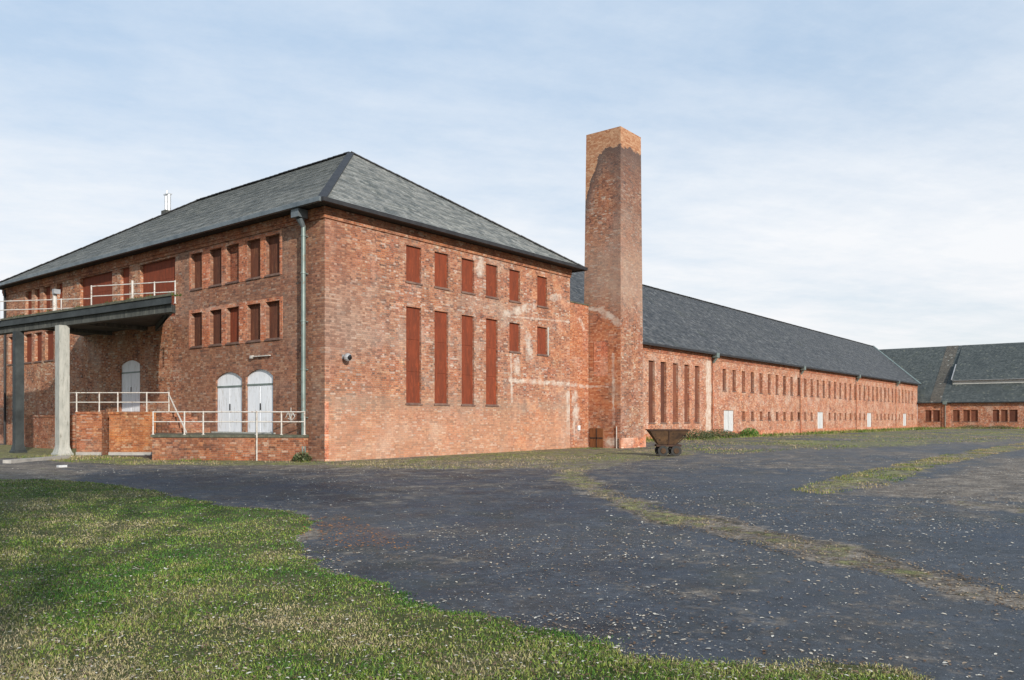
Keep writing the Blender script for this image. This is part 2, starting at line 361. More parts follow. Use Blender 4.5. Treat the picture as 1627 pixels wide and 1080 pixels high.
M['slate'] = slate_mat('grey_slate', (.10, .11, .105), (.26, .265, .25), .6)
M['slate_dark'] = slate_mat('dark_slate', (.026, .029, .032), (.10, .104, .108), .6, hi=(.19, .20, .20))
M['slate_green'] = slate_mat('greenish_slate', (.05, .06, .058), (.095, .108, .105), .25, hi=(.15, .16, .13))
M['tile_brown'] = slate_mat('brown_grey_tiles', (.075, .068, .055), (.12, .108, .088), .3)
M['black'] = worn_mat('black_gutter_paint', (.012, .012, .014), (.03, .03, .032), 3, .6)
M['zinc'] = worn_mat('zinc_sheet', (.13, .17, .16), (.23, .28, .26), 1.6, .5, .35, spots=(.16, .14, .11))
M['zincblue'] = worn_mat('grey_gutter_metal', (.10, .125, .14), (.20, .23, .245), 2, .5, .4)
M['board'] = worn_mat('red_brown_board', (.23, .046, .016), (.13, .030, .012), 1.6, .85, 0, .004, spots=(.30, .060, .020), streak=True, rand=.35)
M['board_dark'] = worn_mat('dark_brown_board', (.16, .050, .024), (.085, .032, .018), 1.6, .9, 0, .004, spots=(.24, .10, .045), streak=True, rand=.6)
M['board_hall'] = worn_mat('faded_red_board', (.21, .075, .038), (.13, .042, .024), 1.5, .9, 0, .003, rand=.9)
M['bandbrick'] = brick_mat('bricked_up_opening', tint=(.62, .50, .46), pale=.2, dark=.3, seed=71.)
M['white'] = worn_mat('white_door_paint', (.78, .80, .83), (.66, .69, .73), 1.2, .6, 0, .002, spots=(.46, .45, .42), streak=True)
M['halldoor'] = worn_mat('weathered_white_door', (.56, .57, .58), (.44, .45, .45), 1.3, .7, 0, .003, spots=(.34, .32, .28), streak=True)
M['whitepipe'] = worn_mat('white_rail_paint', (.58, .56, .52), (.42, .39, .35), 4, .6, 0, .001, spots=(.26, .16, .10))
M['sill'] = worn_mat('sill_tile', (.10, .05, .04), (.20, .13, .10), 3, .85)
M['conc_dark'] = worn_mat('sooty_concrete', (.035, .038, .035), (.10, .105, .095), 1.1, .9, 0, .01, spots=(.15, .15, .125), streak=True)
M['conc'] = worn_mat('pale_concrete', (.28, .29, .265), (.44, .44, .40), 1.8, .85, 0, .01, spots=(.22, .22, .19), streak=True)
M['near_black'] = worn_mat('near_black_concrete', (.016, .02, .021), (.05, .06, .062), 1.3, .7, 0, .006)
M['coping'] = worn_mat('mossy_coping', (.05, .055, .035), (.12, .115, .085), 3, .9, 0, .01, spots=(.17, .16, .12))
M['kerb'] = worn_mat('kerb_concrete', (.26, .25, .23), (.40, .38, .35), 3, .9, 0, .006)
M['rust'] = worn_mat('rusty_steel', (.03, .018, .012), (.13, .07, .032), 2.2, .85, .1, .004, spots=(.02, .013, .01))
M['rustdark'] = worn_mat('blackened_rust', (.03, .02, .016), (.08, .04, .025), 4, .85, .1, .004)
M['rubber'] = worn_mat('old_rubber', (.02, .02, .02), (.045, .043, .04), 6, .85)
M['wood'] = worn_mat('rusty_hatch', (.13, .045, .015), (.22, .085, .03), 3, .85, streak=True)
M['lime'] = worn_mat('lime_mortar', (.56, .48, .40), (.40, .25, .18), 3.5, .95, 0, .01, spots=(.64, .59, .52))
M['steel'] = worn_mat('flue_steel', (.5, .5, .5), (.7, .7, .7), 3, .35, .7)
M['lampgrey'] = worn_mat('lamp_casing', (.22, .23, .24), (.36, .37, .38), 3, .4)
M['darkglass'] = worn_mat('dark_lamp_glass', (.01, .01, .012), (.02, .02, .022), 3, .15)
M['soffit'] = worn_mat('dark_soffit', (.02, .018, .016), (.04, .035, .03), 3, .9)
M['clerestory'] = worn_mat('clerestory_render', (.52, .52, .48), (.42, .42, .40), 1., .8)

# ------------------------------------------------------------------ numpy noise / polygons
TAB = rng.random((256, 256))
def vnoise(x, y, s, o=0):
    x = np.asarray(x)*s+o*17.3+1000; y = np.asarray(y)*s+o*9.1+1000
    xi = np.floor(x).astype(int); yi = np.floor(y).astype(int); fx = x-xi; fy = y-yi
    fx = fx*fx*(3-2*fx); fy = fy*fy*(3-2*fy)
    g = lambda a, b: TAB[a % 256, b % 256]
    return (g(xi, yi)*(1-fx)+g(xi+1, yi)*fx)*(1-fy)+(g(xi, yi+1)*(1-fx)+g(xi+1, yi+1)*fx)*fy
def fbm(x, y, s, oc=4, o=0):
    t = 0; a = .5; n = 0
    for i in range(oc): t = t+a*vnoise(x, y, s*2**i, o+i*3); n += a; a *= .55
    return t/n
def sdpoly(x, y, poly):
    """signed distance, positive inside"""
    x = np.asarray(x, float); y = np.asarray(y, float); dmin = np.full(x.shape, 1e9); ins = np.zeros(x.shape, bool)
    for i in range(len(poly)):
        ax, ay = poly[i]; bx, by = poly[(i+1) % len(poly)]
        ex, ey = bx-ax, by-ay; wx, wy = x-ax, y-ay
        t = np.clip((wx*ex+wy*ey)/(ex*ex+ey*ey+1e-12), 0, 1)
        dmin = np.minimum(dmin, np.hypot(wx-ex*t, wy-ey*t))
        c = ((ay > y) != (by > y)) & (x < (bx-ax)*(y-ay)/(by-ay+1e-12)+ax)
        ins ^= c
    return np.where(ins, dmin, -dmin)
LAWN = [(-10.86, -0.64), (-10.18, -1.17), (-9.74, -2.71), (-9.99, -6.09), (-10.2, -8.56), (-10.44, -11.49), (-10.74, -13.12), (-11.08, -13.69), (-12.05, -14.58), (-12.94, -15.88), (-13.44, -17.37), (-13.7, -18.83), (-13.84, -19.85), (-13.95, -20.9), (-13.72, -21.7), (-13.35, -22.4)] + [cam2site(*p) for p in ((2.7, 3.9), (3.6, 2.5), (4.5, -9), (-45, -9), (-45, 22.5), (-22, 20.6))]
STRIPA = [(-2.06, -11.44), (-2.66, -12.6), (-4.07, -14.07), (-6.78, -16.73), (-7.71, -17.71), (-8.48, -18.9), (-9.1, -19.86), (-10.12, -21.56), (-10.89, -22.86), (-11.9, -25.2), (-11.0, -25.2), (-10.09, -22.78), (-8.95, -21.28), (-7.72, -19.56), (-7.04, -18.55), (-6.49, -17.53), (-4.69, -15.52), (-2.18, -13.2), (-0.03, -11.44), (3.6, -9.3), (4.41, -8.81), (1.66, -9.64)]
STRIPB = [(-0.98, -17.48), (1.95, -17.18), (8.72, -17.05), (20.38, -16.83), (42.69, -17.59), (30.14, -18.83), (15.06, -18.38), (8.9, -18.3), (3.79, -18.84), (0.79, -18.95), (-1.78, -18.34)]
STRIPC = [(-1.59, -20.43), (-1.4, -21.04), (-1.89, -21.98), (-3.0, -24), (-4.3, -24), (-3.41, -22.13), (-2.59, -21.42), (-2.32, -20.77)]
GRAVEL = [(-1.73, -18.2), (3.12, -18.98), (10.72, -19.05), (22.55, -19.57), (14, -23), (-1.15, -23), (-1.4, -21.04), (-1.54, -19.51)]
BASED = [(-1.49, -1.35), (-.3, 0.4), (17.76, 1.18), (18.2, -2.34), (17.27, -6.39), (26.56, -3.18), (20.89, -5.74), (12.46, -8.69), (6.37, -9.42), (3.4, -10.4), (0.2, -10.9), (1.43, -8.85), (-0.76, -6.58), (-2.54, -3.33)]
FIELD = [(17.08, -6.15), (20, 5), (54.83, 8.93), (122, 6), (122.5, -30), (60, -21), (47.81, -17.09), (35.3, -14.23), (26.47, -12.79), (20.13, -10.01), (13.29, -9.74)]
HALLBASE = [(18, 5.5), (123.5, 5.5), (123.5, -30), (117, -30), (116, -1), (60, 1.2), (30, 2.2), (18, 2.5)]
ORANGE = [(-10.57, -13.06), (-10.21, -13.25), (-11.0, -15.0), (-11.82, -16.41), (-12.21, -15.92), (-11.9, -14.77)]
LEDGE = [(-10.12, -11.41), (-10.68, -13.2), (-11.1, -13.89), (-11.95, -14.7), (-12.99, -16.17), (-13.38, -17.29), (-13.6, -17.4), (-13.3, -15.9), (-12.3, -14.3), (-11.3, -13.3)]
LDIRT = [(-8.47, 9.0), (-7.32, 4.3), (-8.18, 0.1), (-9.84, -2.59), (-11.3, -1.2), (-14, 2), (-14, 9)]
DOCKS = [(-6.0, 12.5), (-2.6, 12.8), (-3.0, 6.76), (-0.2, 0.45), (-0.02, -0.3), (-1.5, -1.5), (-3.6, 0.2), (-5.2, 3.06), (-6.2, 6.07)]
UNDER = [(-7.0, 30), (.2, 30), (.2, 13), (-4.9, 12.2), (-7.0, 12.0)]

SEAM1 = [(-10.0, -22.6), (-8.9, -21.2), (-7.7, -19.5), (-7.0, -18.5), (-6.4, -17.5), (-4.6, -15.5), (-2.2, -13.2)]
SEAM2 = [(-10.3, -21.7), (-9.2, -19.9), (-8.5, -18.9), (-7.7, -17.7), (-5.4, -15.4)]
SEAM3 = [(-4.5, -4.2), (-1.6, -3.0), (2.5, -5.6), (8.0, -6.5), (13.0, -4.0), (17.0, -3.2)]
def soft(sd, w): return np.clip(sd/w+.5, 0, 1)
# ------------------------------------------------------------------ ground
def sheet(name, Xn, Yn, zf, keep=None, mat=None, masks=None, label=None):
    # grid that is finer near the viewer's path (plain ground survey grid)
    Y = -10+np.concatenate([np.linspace(0, 12, 40, endpoint=False), 12+(np.exp(np.linspace(0, 1, Yn))-1)/(math.e-1)*0])[:40]
    Y = np.concatenate([Y, 2+(np.exp(np.linspace(0, math.log(80), Yn))-1)*2.0])
    U = np.linspace(-1, 1, Xn)
    XX = (U[None, :]*(1.0*Y[:, None].clip(0)+14)); YY = np.repeat(Y[:, None], Xn, 1)
    sx, sy = cam2site(XX, YY)
    z = zf(sx, sy)
    nr, nc = XX.shape
    co = np.stack([sx, sy, z], -1).reshape(-1, 3)
    i = (np.arange(nr-1)[:, None]*nc+np.arange(nc-1)[None, :]).reshape(-1)
    q = np.stack([i, i+1, i+nc+1, i+nc], -1)
    if keep is not None:
        k = keep(sx, sy).reshape(-1); q = q[k[q].any(1)]
        used = np.unique(q); remap = np.zeros(len(co), int); remap[used] = np.arange(len(used)); co = co[used]; q = remap[q]
    me = bpy.data.meshes.new(name)
    me.vertices.add(len(co)); me.vertices.foreach_set('co', co.astype(np.float32).ravel())
    me.loops.add(q.size); me.loops.foreach_set('vertex_index', q.astype(np.int32).ravel())
    me.polygons.add(len(q)); me.polygons.foreach_set('loop_start', (np.arange(len(q))*4).astype(np.int32)); me.polygons.foreach_set('loop_total', np.full(len(q), 4, np.int32))
    me.update(calc_edges=True)
    if masks:
        at = me.color_attributes.new('cover', 'FLOAT_COLOR', 'POINT')
        x, y = co[:, 0], co[:, 1]
        at.data.foreach_set('color', masks(x, y).astype(np.float32).ravel())
    me.materials.append(mat); me.polygons.foreach_set('use_smooth', np.ones(len(q), bool))
    o = bpy.data.objects.new(name, me); link(o); return o

def yard_masks(x, y):
    x0_, y0_ = x, y
    x = x+(fbm(x0_, y0_, .8, 4, 61)-.5)*1.3+(fbm(x0_, y0_, 3.5, 3, 62)-.5)*.45; y = y+(fbm(x0_, y0_, .8, 4, 63)-.5)*1.3+(fbm(x0_, y0_, 3.5, 3, 64)-.5)*.45
    far_ = np.clip((np.hypot(x-CAMX, y-CAMY)-11)/14, 0, 1)
    g = np.zeros_like(x); dd = .14+.44*fbm(x, y, .22, 4, 65)+far_*.10
    back = np.clip((.784*(x+18.77)+.62*(y+23.64)-19)/7, 0, 1); dd = np.maximum(dd, back*(.32+.5*fbm(.62*x-.784*y, (.784*x+.62*y)*.6, .25, 4, 66)))
    nb = fbm(x, y, .25, 4, 3)
    q = soft(sdpoly(x, y, STRIPB), .9); g = np.maximum(g, q*(.30+.65*nb)); dd = np.maximum(dd, q*.9)
    a = soft(sdpoly(x, y, STRIPA), .55)
    g = np.maximum(g, a*(.46+.5*fbm(x, y, .3, 3, 8))*np.where(y < -18.5, .75, 1)); dd = np.maximum(dd, a*1.4)
    b = soft(sdpoly(x, y, BASED), .8); g = np.maximum(g, b*(.38+.45*fbm(x, y, .45, 3, 51))); dd = np.maximum(dd, b*.85)
    f = soft(sdpoly(x, y, FIELD), 3.0); g = np.maximum(g, f*(.12+.75*np.clip((fbm(.62*x-.784*y, (.784*x+.62*y)*.45, .28, 4, 52)-.5)*2.2+.5, 0, 1))); dd = np.maximum(dd, f*(.3+.4*nb))
    hb = soft(sdpoly(x, y, HALLBASE), 1.5); g = np.maximum(g, hb*1.0)
    c = soft(sdpoly(x, y, STRIPC), .3); g = np.maximum(g, c*.45); dd = np.maximum(dd, c)
    dd = np.maximum(dd, soft(sdpoly(x, y, GRAVEL), 1.5)*(.62+.35*nb))
    dd = np.maximum(dd, soft(sdpoly(x, y, LEDGE), .5)*.9)
    l = soft(sdpoly(x, y, LDIRT), .8); dd = np.maximum(dd, l*.9); g = np.maximum(g, l*.35)
    k = soft(sdpoly(x, y, DOCKS), .5); g = np.maximum(g, k*.75); dd = np.maximum(dd, k*.6)
    un = soft(sdpoly(x, y, UNDER), .8); g = np.maximum(g, un*.8); dd = np.maximum(dd, un*.8)
    orr = soft(sdpoly(x, y, ORANGE), .6)
    seam = np.zeros_like(x)
    for pl, w in ((SEAM1, .10), (SEAM2, .10), (SEAM3, .16)):
        P = pl+pl[::-1][1:-1]; seam = np.maximum(seam, np.clip(1.15-np.abs(sdpoly(x0_*.6+x*.4, y0_*.6+y*.4, P))/w/1.6, 0, 1))
    return np.stack([g, dd, orr, seam], -1)
def yard_z(x, y): return (fbm(x, y, .18, 3, 1)-.5)*.05+(fbm(x, y, 1.3, 3, 2)-.5)*.012
def yard_mat():
    m, nt, b = new_mat('old_asphalt')
    geo = nt.nodes.new('ShaderNodeNewGeometry'); pos = geo.outputs['Position']
    at = nt.nodes.new('ShaderNodeVertexColor'); at.layer_name = 'cover'; c = nt.nodes.new('ShaderNodeSeparateColor'); nt.links.new(at.outputs[0], c.inputs[0])
    big = noise(nt, pos, .12, 5, .6); mid = noise(nt, pos, .9, 6, .65); fin = noise(nt, pos, 9, 6, .75); gr = noise(nt, pos, 60, 3, .8)
    m2 = noise(nt, pos, 3.5, 7, .75); m3 = sep(nt, noise(nt, pos, .7, 6, .7, out=1))
    col = mixc(nt, mapr(nt, mth(nt, 'ADD', mth(nt, 'MULTIPLY', mid, .6), mth(nt, 'MULTIPLY', m2, .4)), .38, .62), (.005, .009, .013), (.056, .066, .080))
    col = mixc(nt, mth(nt, 'MULTIPLY', mapr(nt, fin, .48, .62), .6), col, mixc(nt, 1., col, (2.2, 2.2, 2.2), 'MULTIPLY'))
    col = mixc(nt, mth(nt, 'MULTIPLY', mapr(nt, fin, .46, .36), .6), col, mixc(nt, 1., col, (.4, .4, .42), 'MULTIPLY'))
    col = mixc(nt, mth(nt, 'MULTIPLY', mapr(nt, m3[0], .52, .66), .5), col, (.040, .032, .024))
    col = mixc(nt, mth(nt, 'MULTIPLY', mapr(nt, m3[1], .52, .66), .5), col, (.026, .032, .018))
    col = mixc(nt, mth(nt, 'MULTIPLY', mapr(nt, m3[2], .50, .62), .5), col, (.026, .040, .064))
    col = mixc(nt, mth(nt, 'MULTIPLY', mapr(nt, big, .46, .64), .45), col, (.075, .080, .085))
    col = mixc(nt, mapr(nt, gr, .62, .78, 0., .5), col, (.20, .205, .21))
    vo = nt.nodes.new('ShaderNodeTexVoronoi'); vo.inputs['Scale'].default_value = 30; nt.links.new(pos, vo.inputs['Vector'])
    vr = sep(nt, vo.outputs['Color'])
    ag = mth(nt, 'MULTIPLY', mth(nt, 'GREATER_THAN', vr[0], .88), mapr(nt, vo.outputs['Distance'], .15, .35, 1., 0.))
    col = mixc(nt, mth(nt, 'MULTIPLY', ag, .75), col, (.36, .35, .33))
    # cracks
    wv = mixc(nt, .12, pos, noise(nt, pos, 1.3, 3, .6, out=1))
    ck = nt.nodes.new('ShaderNodeTexVoronoi'); ck.feature = 'DISTANCE_TO_EDGE'; ck.inputs['Scale'].default_value = .42; nt.links.new(wv, ck.inputs['Vector'])
    crack = mth(nt, 'MULTIPLY', mapr(nt, ck.outputs['Distance'], .0, .012, 1., 0.), mapr(nt, mid, .5, .62))
    col = mixc(nt, mth(nt, 'MULTIPLY', crack, .7), col, (.03, .03, .022))
    rag = mth(nt, 'ADD', mth(nt, 'MULTIPLY', noise(nt, pos, 1.1, 8, .7), .6), mth(nt, 'MULTIPLY', noise(nt, pos, 6., 5, .7), .4))
    dm = mapr(nt, mth(nt, 'ADD', c.outputs[1], mth(nt, 'MULTIPLY', mth(nt, 'SUBTRACT', rag, .5), 2.2)), .42, .70)
    dirt = ramp(nt, mth(nt, 'ADD', mth(nt, 'MULTIPLY', noise(nt, pos, 13, 7, .8), .6), mth(nt, 'MULTIPLY', noise(nt, pos, 1.8, 5, .7), .4)), [(.36, (.03, .024, .018)), (.47, (.10, .08, .06)), (.54, (.24, .20, .155)), (.64, (.46, .41, .34))])
    col = mixc(nt, mth(nt, 'MULTIPLY', dm, .85), col, dirt)
    rag2 = noise(nt, pos, 2.1, 8, .75)
    gm = mapr(nt, mth(nt, 'ADD', c.outputs[0], mth(nt, 'MULTIPLY', mth(nt, 'SUBTRACT', rag2, .5), 2.6)), .5, .78)
    gc = ramp(nt, noise(nt, pos, 5, 7, .75), [(.34, (.035, .042, .016)), (.45, (.11, .12, .035)), (.55, (.24, .23, .085)), (.68, (.38, .33, .19))])
    col = mixc(nt, gm, col, gc)
    om = mapr(nt, mth(nt, 'ADD', c.outputs[2], mth(nt, 'MULTIPLY', mth(nt, 'SUBTRACT', fin, .5), 2.5)), .7, 1.0)
    col = mixc(nt, mth(nt, 'MULTIPLY', om, .25), col, (.20, .10, .05))
    sm = mapr(nt, mth(nt, 'ADD', at.outputs[1], mth(nt, 'MULTIPLY', mth(nt, 'SUBTRACT', rag, .5), 2.0)), .6, .95)
    col = mixc(nt, mth(nt, 'MULTIPLY', sm, .8), col, (.022, .020, .014))
    nt.links.new(col, b.inputs['Base Color'])
    nt.links.new(mth(nt, 'ADD', mapr(nt, mid, .3, .7, .50, .75), mth(nt, 'MULTIPLY', mth(nt, 'MAXIMUM', dm, gm), .2)), b.inputs['Roughness'])
    b.inputs['Specular IOR Level'].default_value = .45
    hh = mth(nt, 'ADD', mth(nt, 'ADD', mth(nt, 'MULTIPLY', gr, .5), fin), mth(nt, 'ADD', mth(nt, 'MULTIPLY', gm, 1.5), mth(nt, 'MULTIPLY', ag, .4)))
    bump(nt, b, hh, .02, .8)
    return m
M['yard'] = yard_mat()
def soil_mat(name, c):
    m, nt, b = new_mat(name)
    geo = nt.nodes.new('ShaderNodeNewGeometry'); pos = geo.outputs['Position']
    a = noise(nt, pos, .8, 7, .65); f = noise(nt, pos, 18, 6, .75)
    col = ramp(nt, mth(nt, 'ADD', mth(nt, 'MULTIPLY', a, .55), mth(nt, 'MULTIPLY', f, .45)), c)
    nt.links.new(col, b.inputs['Base Color']); b.inputs['Roughness'].default_value = .95; b.inputs['Specular IOR Level'].default_value = .15
    bump(nt, b, f, .03, .8); return m
M['soil'] = soil_mat('lawn_soil', [(.32, (.03, .035, .014)), (.48, (.07, .085, .028)), (.6, (.13, .12, .06)), (.75, (.20, .165, .11))])
M['land'] = soil_mat('rough_grassland', [(.3, (.05, .06, .03)), (.5, (.09, .10, .045)), (.7, (.15, .14, .08))])

g = MB(); g.face([(-900, -900, -.12), (900, -900, -.12), (900, 900, -.12), (-900, 900, -.12)])
tag(g.build('ground', M['land']), kind='structure')
yard = sheet('asphalt_yard', 330, 420, yard_z, None, M['yard'], yard_masks); tag(yard, kind='structure')
def lawn_sd(x, y): return sdpoly(x, y, LAWN)+(fbm(x, y, .7, 4, 5)-.5)*.9+(fbm(x, y, 4, 3, 6)-.5)*.3
def lawn_z(x, y): return yard_z(x, y)+np.clip(lawn_sd(x, y)*.10, -.05, .035)+(fbm(x, y, 1.1, 4, 7)-.5)*.05*np.clip(lawn_sd(x, y), 0, 1)
lawn = sheet('lawn', 330, 420, lawn_z, lambda x, y: lawn_sd(x, y) > -.5, M['soil']); tag(lawn, kind='structure')

# ------------------------------------------------------------------ grass, weeds and litter
def blade_mat(name, rough=.6, trans=True):
    m, nt, b = new_mat(name)
    at = nt.nodes.new('ShaderNodeVertexColor'); at.layer_name = 'tone'
    nt.links.new(at.outputs[0], b.inputs['Base Color']); b.inputs['Roughness'].default_value = rough; b.inputs['Specular IOR Level'].default_value = .3
    return m
M['blade'] = blade_mat('grass_blades', .55); M['leaf'] = blade_mat('dry_leaves', .8)
def raw_mesh(name, co, tris, cols, mat, label, cat):
    me = bpy.data.meshes.new(name); n = len(tris)
    me.vertices.add(len(co)); me.vertices.foreach_set('co', co.astype(np.float32).ravel())
    me.loops.add(n*3); me.loops.foreach_set('vertex_index', tris.astype(np.int32).ravel())
    me.polygons.add(n); me.polygons.foreach_set('loop_start', (np.arange(n)*3).astype(np.int32)); me.polygons.foreach_set('loop_total', np.full(n, 3, np.int32))
    me.update(calc_edges=True)
    at = me.color_attributes.new('tone', 'FLOAT_COLOR', 'POINT'); at.data.foreach_set('color', np.concatenate([cols, np.ones((len(cols), 1))], 1).astype(np.float32).ravel())
    me.materials.append(mat); o = bpy.data.objects.new(name, me); link(o)
    return tag(o, label, cat, kind='stuff')
def blades(name, x, y, z, h, w, col, label, cat='grass', lean=.6):
    n = len(x); a = rng.random(n)*2*math.pi; l = rng.random(n)*lean*h; la = rng.random(n)*2*math.pi
    dx, dy = np.cos(a)*w/2, np.sin(a)*w/2; lx, ly = np.cos(la)*l, np.sin(la)*l
    P = np.stack([np.stack([x-dx, y-dy, z-.004], -1), np.stack([x+dx, y+dy, z-.004], -1),
                  np.stack([x+lx*.35-dx*.7, y+ly*.35-dy*.7, z+h*.55], -1), np.stack([x+lx*.35+dx*.7, y+ly*.35+dy*.7, z+h*.55], -1),
                  np.stack([x+lx, y+ly, z+h*np.clip(1-.3*l/h, .35, 1)], -1)], 1)
    b = (np.arange(n)*5)[:, None]
    T = np.concatenate([b+[0, 1, 3], b+[0, 3, 2], b+[2, 3, 4]], 1).reshape(-1, 3)
    return raw_mesh(name, P.reshape(-1, 3), T, np.repeat(col, 5, 0), M['blade'], label, cat)
def pal(t, cs):
    cs = np.array(cs); t = np.clip(t, 0, .9999)*(len(cs)-1); i = t.astype(int); f = (t-i)[:, None]; return cs[i]*(1-f)+cs[i+1]*f
def grass_cols(x, y, dry):
    n = len(x); patch = fbm(x, y, .55, 4, 11); t = np.clip((patch-.5)*1.7+.36+rng.normal(0, .20, n)+dry, 0, 1)
    c = pal(t, [(.035, .11, .012), (.075, .175, .018), (.14, .22, .03), (.22, .26, .055), (.29, .26, .11), (.40, .34, .20)])
    return c*rng.uniform(.55, 1.4, (n, 1))
# lawn
K = 520000
Y = np.exp(rng.uniform(math.log(3.2), math.log(22), K)); X = rng.uniform(-1, 1, K)*(.78*Y+1.2)
x, y = cam2site(X, Y); sd = lawn_sd(x, y); keep = sd > -.04-.15*(rng.random(K)**4)
thin = fbm(x, y, 2.0, 4, 13)+rng.random(K)*.40 > .54
keep &= thin
x, y, Y = x[keep], y[keep], Y[keep]; n = len(x)
dry = (fbm(x, y, 2.2, 3, 15)-.5)*1.0
gx, gy = (x-CAMX), (y-CAMY)
fr = (.784*(x+18.77)-.0*(y))  # drift: drier towards the near right corner
dry += np.clip((8.5-Y)/30, 0, .12)+np.clip((Y-15)/20, 0, .15)
h = rng.uniform(.012, .036, n)*(.5+1.0*fbm(x, y, .9, 3, 17)); w = .0045*(Y/5)**.75*rng.uniform(.7, 1.5, n)+.0015
blades('grass', x, y, lawn_z(x, y), h, w, grass_cols(x, y, dry), 'short patchy green lawn grass mixed with dry straw', lean=2.2)
# far lawn outside the main wedge, coarse
K = 60000
X = rng.uniform(-34, 3, K); Y = rng.uniform(-6, 21, K); kk = (np.abs(X) > .75*Y+1.0) | (Y < 3.2)
x, y = cam2site(X[kk], Y[kk]); sd = lawn_sd(x, y); x, y = x[sd > 0], y[sd > 0]; n = len(x)
blades('grass', x, y, lawn_z(x, y), rng.uniform(.02, .055, n), rng.uniform(.008, .014, n), grass_cols(x, y, 0), 'short lawn grass at the outer edges of the lawn')
# weeds along walls and strips
def scatter(poly, K, thr, sc, o):
    p = np.array(poly); x = rng.uniform(p[:, 0].min(), p[:, 0].max(), K); y = rng.uniform(p[:, 1].min(), p[:, 1].max(), K)
    k = (sdpoly(x, y, poly) > 0) & (fbm(x, y, sc, 4, o)+rng.random(K)*.2-.1 > thr)
    k &= ~((x > -.02) & (x < 16.2) & (y > -.02)) & ~((x > 16) & (y > 4.88)) & (x < 122.9)
    return x[k], y[k]
for poly, K, thr, sc, o, h0, h1, w0, lab in [
    (BASED, 50000, .54, .6, 21, .015, .07, .012, 'low moss and grass along the foot of the brick gable'),
    (STRIPA, 70000, .48, 1.0, 22, .01, .045, .007, 'low mossy growth on the debris strip across the asphalt'),
    (STRIPB, 40000, .52, .9, 23, .02, .07, .014, 'patchy grass growing through the asphalt on the right'),
    (FIELD, 150000, .53, .35, 24, .02, .09, .026, 'rough patchy grass on the far yard'),
    (HALLBASE, 60000, .40, .3, 25, .08, .38, .05, 'taller weeds along the foot of the long hall wall'),
    (DOCKS, 16000, .48, .8, 26, .02, .12, .014, 'moss and weeds at the foot of the loading docks')]:
    x, y = scatter(poly, K, thr, sc, o); n = len(x)
    blades('weeds', x, y, yard_z(x, y)-.005, rng.uniform(h0, h1, n)*(.4+1.2*fbm(x, y, sc*1.5, 3, o+1)), rng.uniform(.6, 1.4, n)*w0, grass_cols(x, y, .05 if poly is HALLBASE else .34)*np.array([.95, .84, .9]), lab, 'weeds', lean=1.6)
# fallen leaves and litter
K = 190000
Y = np.exp(rng.uniform(math.log(3.5), math.log(34), K)); X = rng.uniform(-1, 1, K)*(.75*Y+1.5)
x, y = cam2site(X, Y); sd = lawn_sd(x, y); pr = fbm(x, y, .5, 4, 31)
ins = sd > 0
p = np.where(ins, .62, .55*np.clip((pr-.33)*3, .2, 1)); p = np.where(soft(sdpoly(x, y, LEDGE), .8) > .5, .9, p); p = np.where(soft(sdpoly(x, y, ORANGE), .8) > .5, .9, p); inA = sdpoly(x, y, STRIPA) > -.1; p = np.where(inA, 1., p)
k = (rng.random(K) < p) & ~((x > -.3) & (y > -.3)) ; x, y, Y, ins = x[k], y[k], Y[k], ins[k]; n = len(x)
org = sdpoly(x, y, ORANGE) > -.2
s = (.0035+.0145*rng.random(n)**3.2)*(Y/5)**.35*np.where(ins, .85, 1.0); a = rng.random(n)*6.283
zb = np.where(ins, lawn_z(x, y)+rng.uniform(.008, .035, n), yard_z(x, y)+.004)
ca, sa = np.cos(a), np.sin(a); P = []
tl = rng.normal(0, .25, (n, 2))
for (px, py, pz) in [(-1.3, 0, 0), (-.4, .62, .25), (.5, .5, .3), (1.3, 0, .1), (.5, -.5, .35), (-.4, -.62, .25)]:
    P.append(np.stack([x+s*(px*ca-py*sa), y+s*(px*sa+py*ca), zb+s*np.maximum(pz+.4*(tl[:, 0]*px+tl[:, 1]*py), 0)], -1))
P = np.stack(P, 1); b6 = (np.arange(n)*6)[:, None]
T = np.concatenate([b6+[0, 5, 1], b6+[1, 5, 4], b6+[1, 4, 2], b6+[2, 4, 3]], 1).reshape(-1, 3)
c = pal(rng.random(n)**np.where(ins, 2.2, 1.15), [(.10, .055, .03), (.21, .14, .09), (.36, .29, .21), (.52, .47, .38), (.68, .65, .58)])
c = np.where(org[:, None], pal(rng.random(n), [(.25, .09, .03), (.42, .20, .07)]), c)
sA = sdpoly(x, y, STRIPA) > -.1; c = np.where(sA[:, None], pal(rng.random(n)**1.3, [(.09, .055, .03), (.20, .13, .07), (.32, .23, .14), (.46, .38, .27)]), c)
raw_mesh('fallen_leaves', P.reshape(-1, 3), T, np.repeat(c, 6, 0), M['leaf'], 'scattered dry fallen leaves and pale litter on asphalt and lawn', 'leaves')

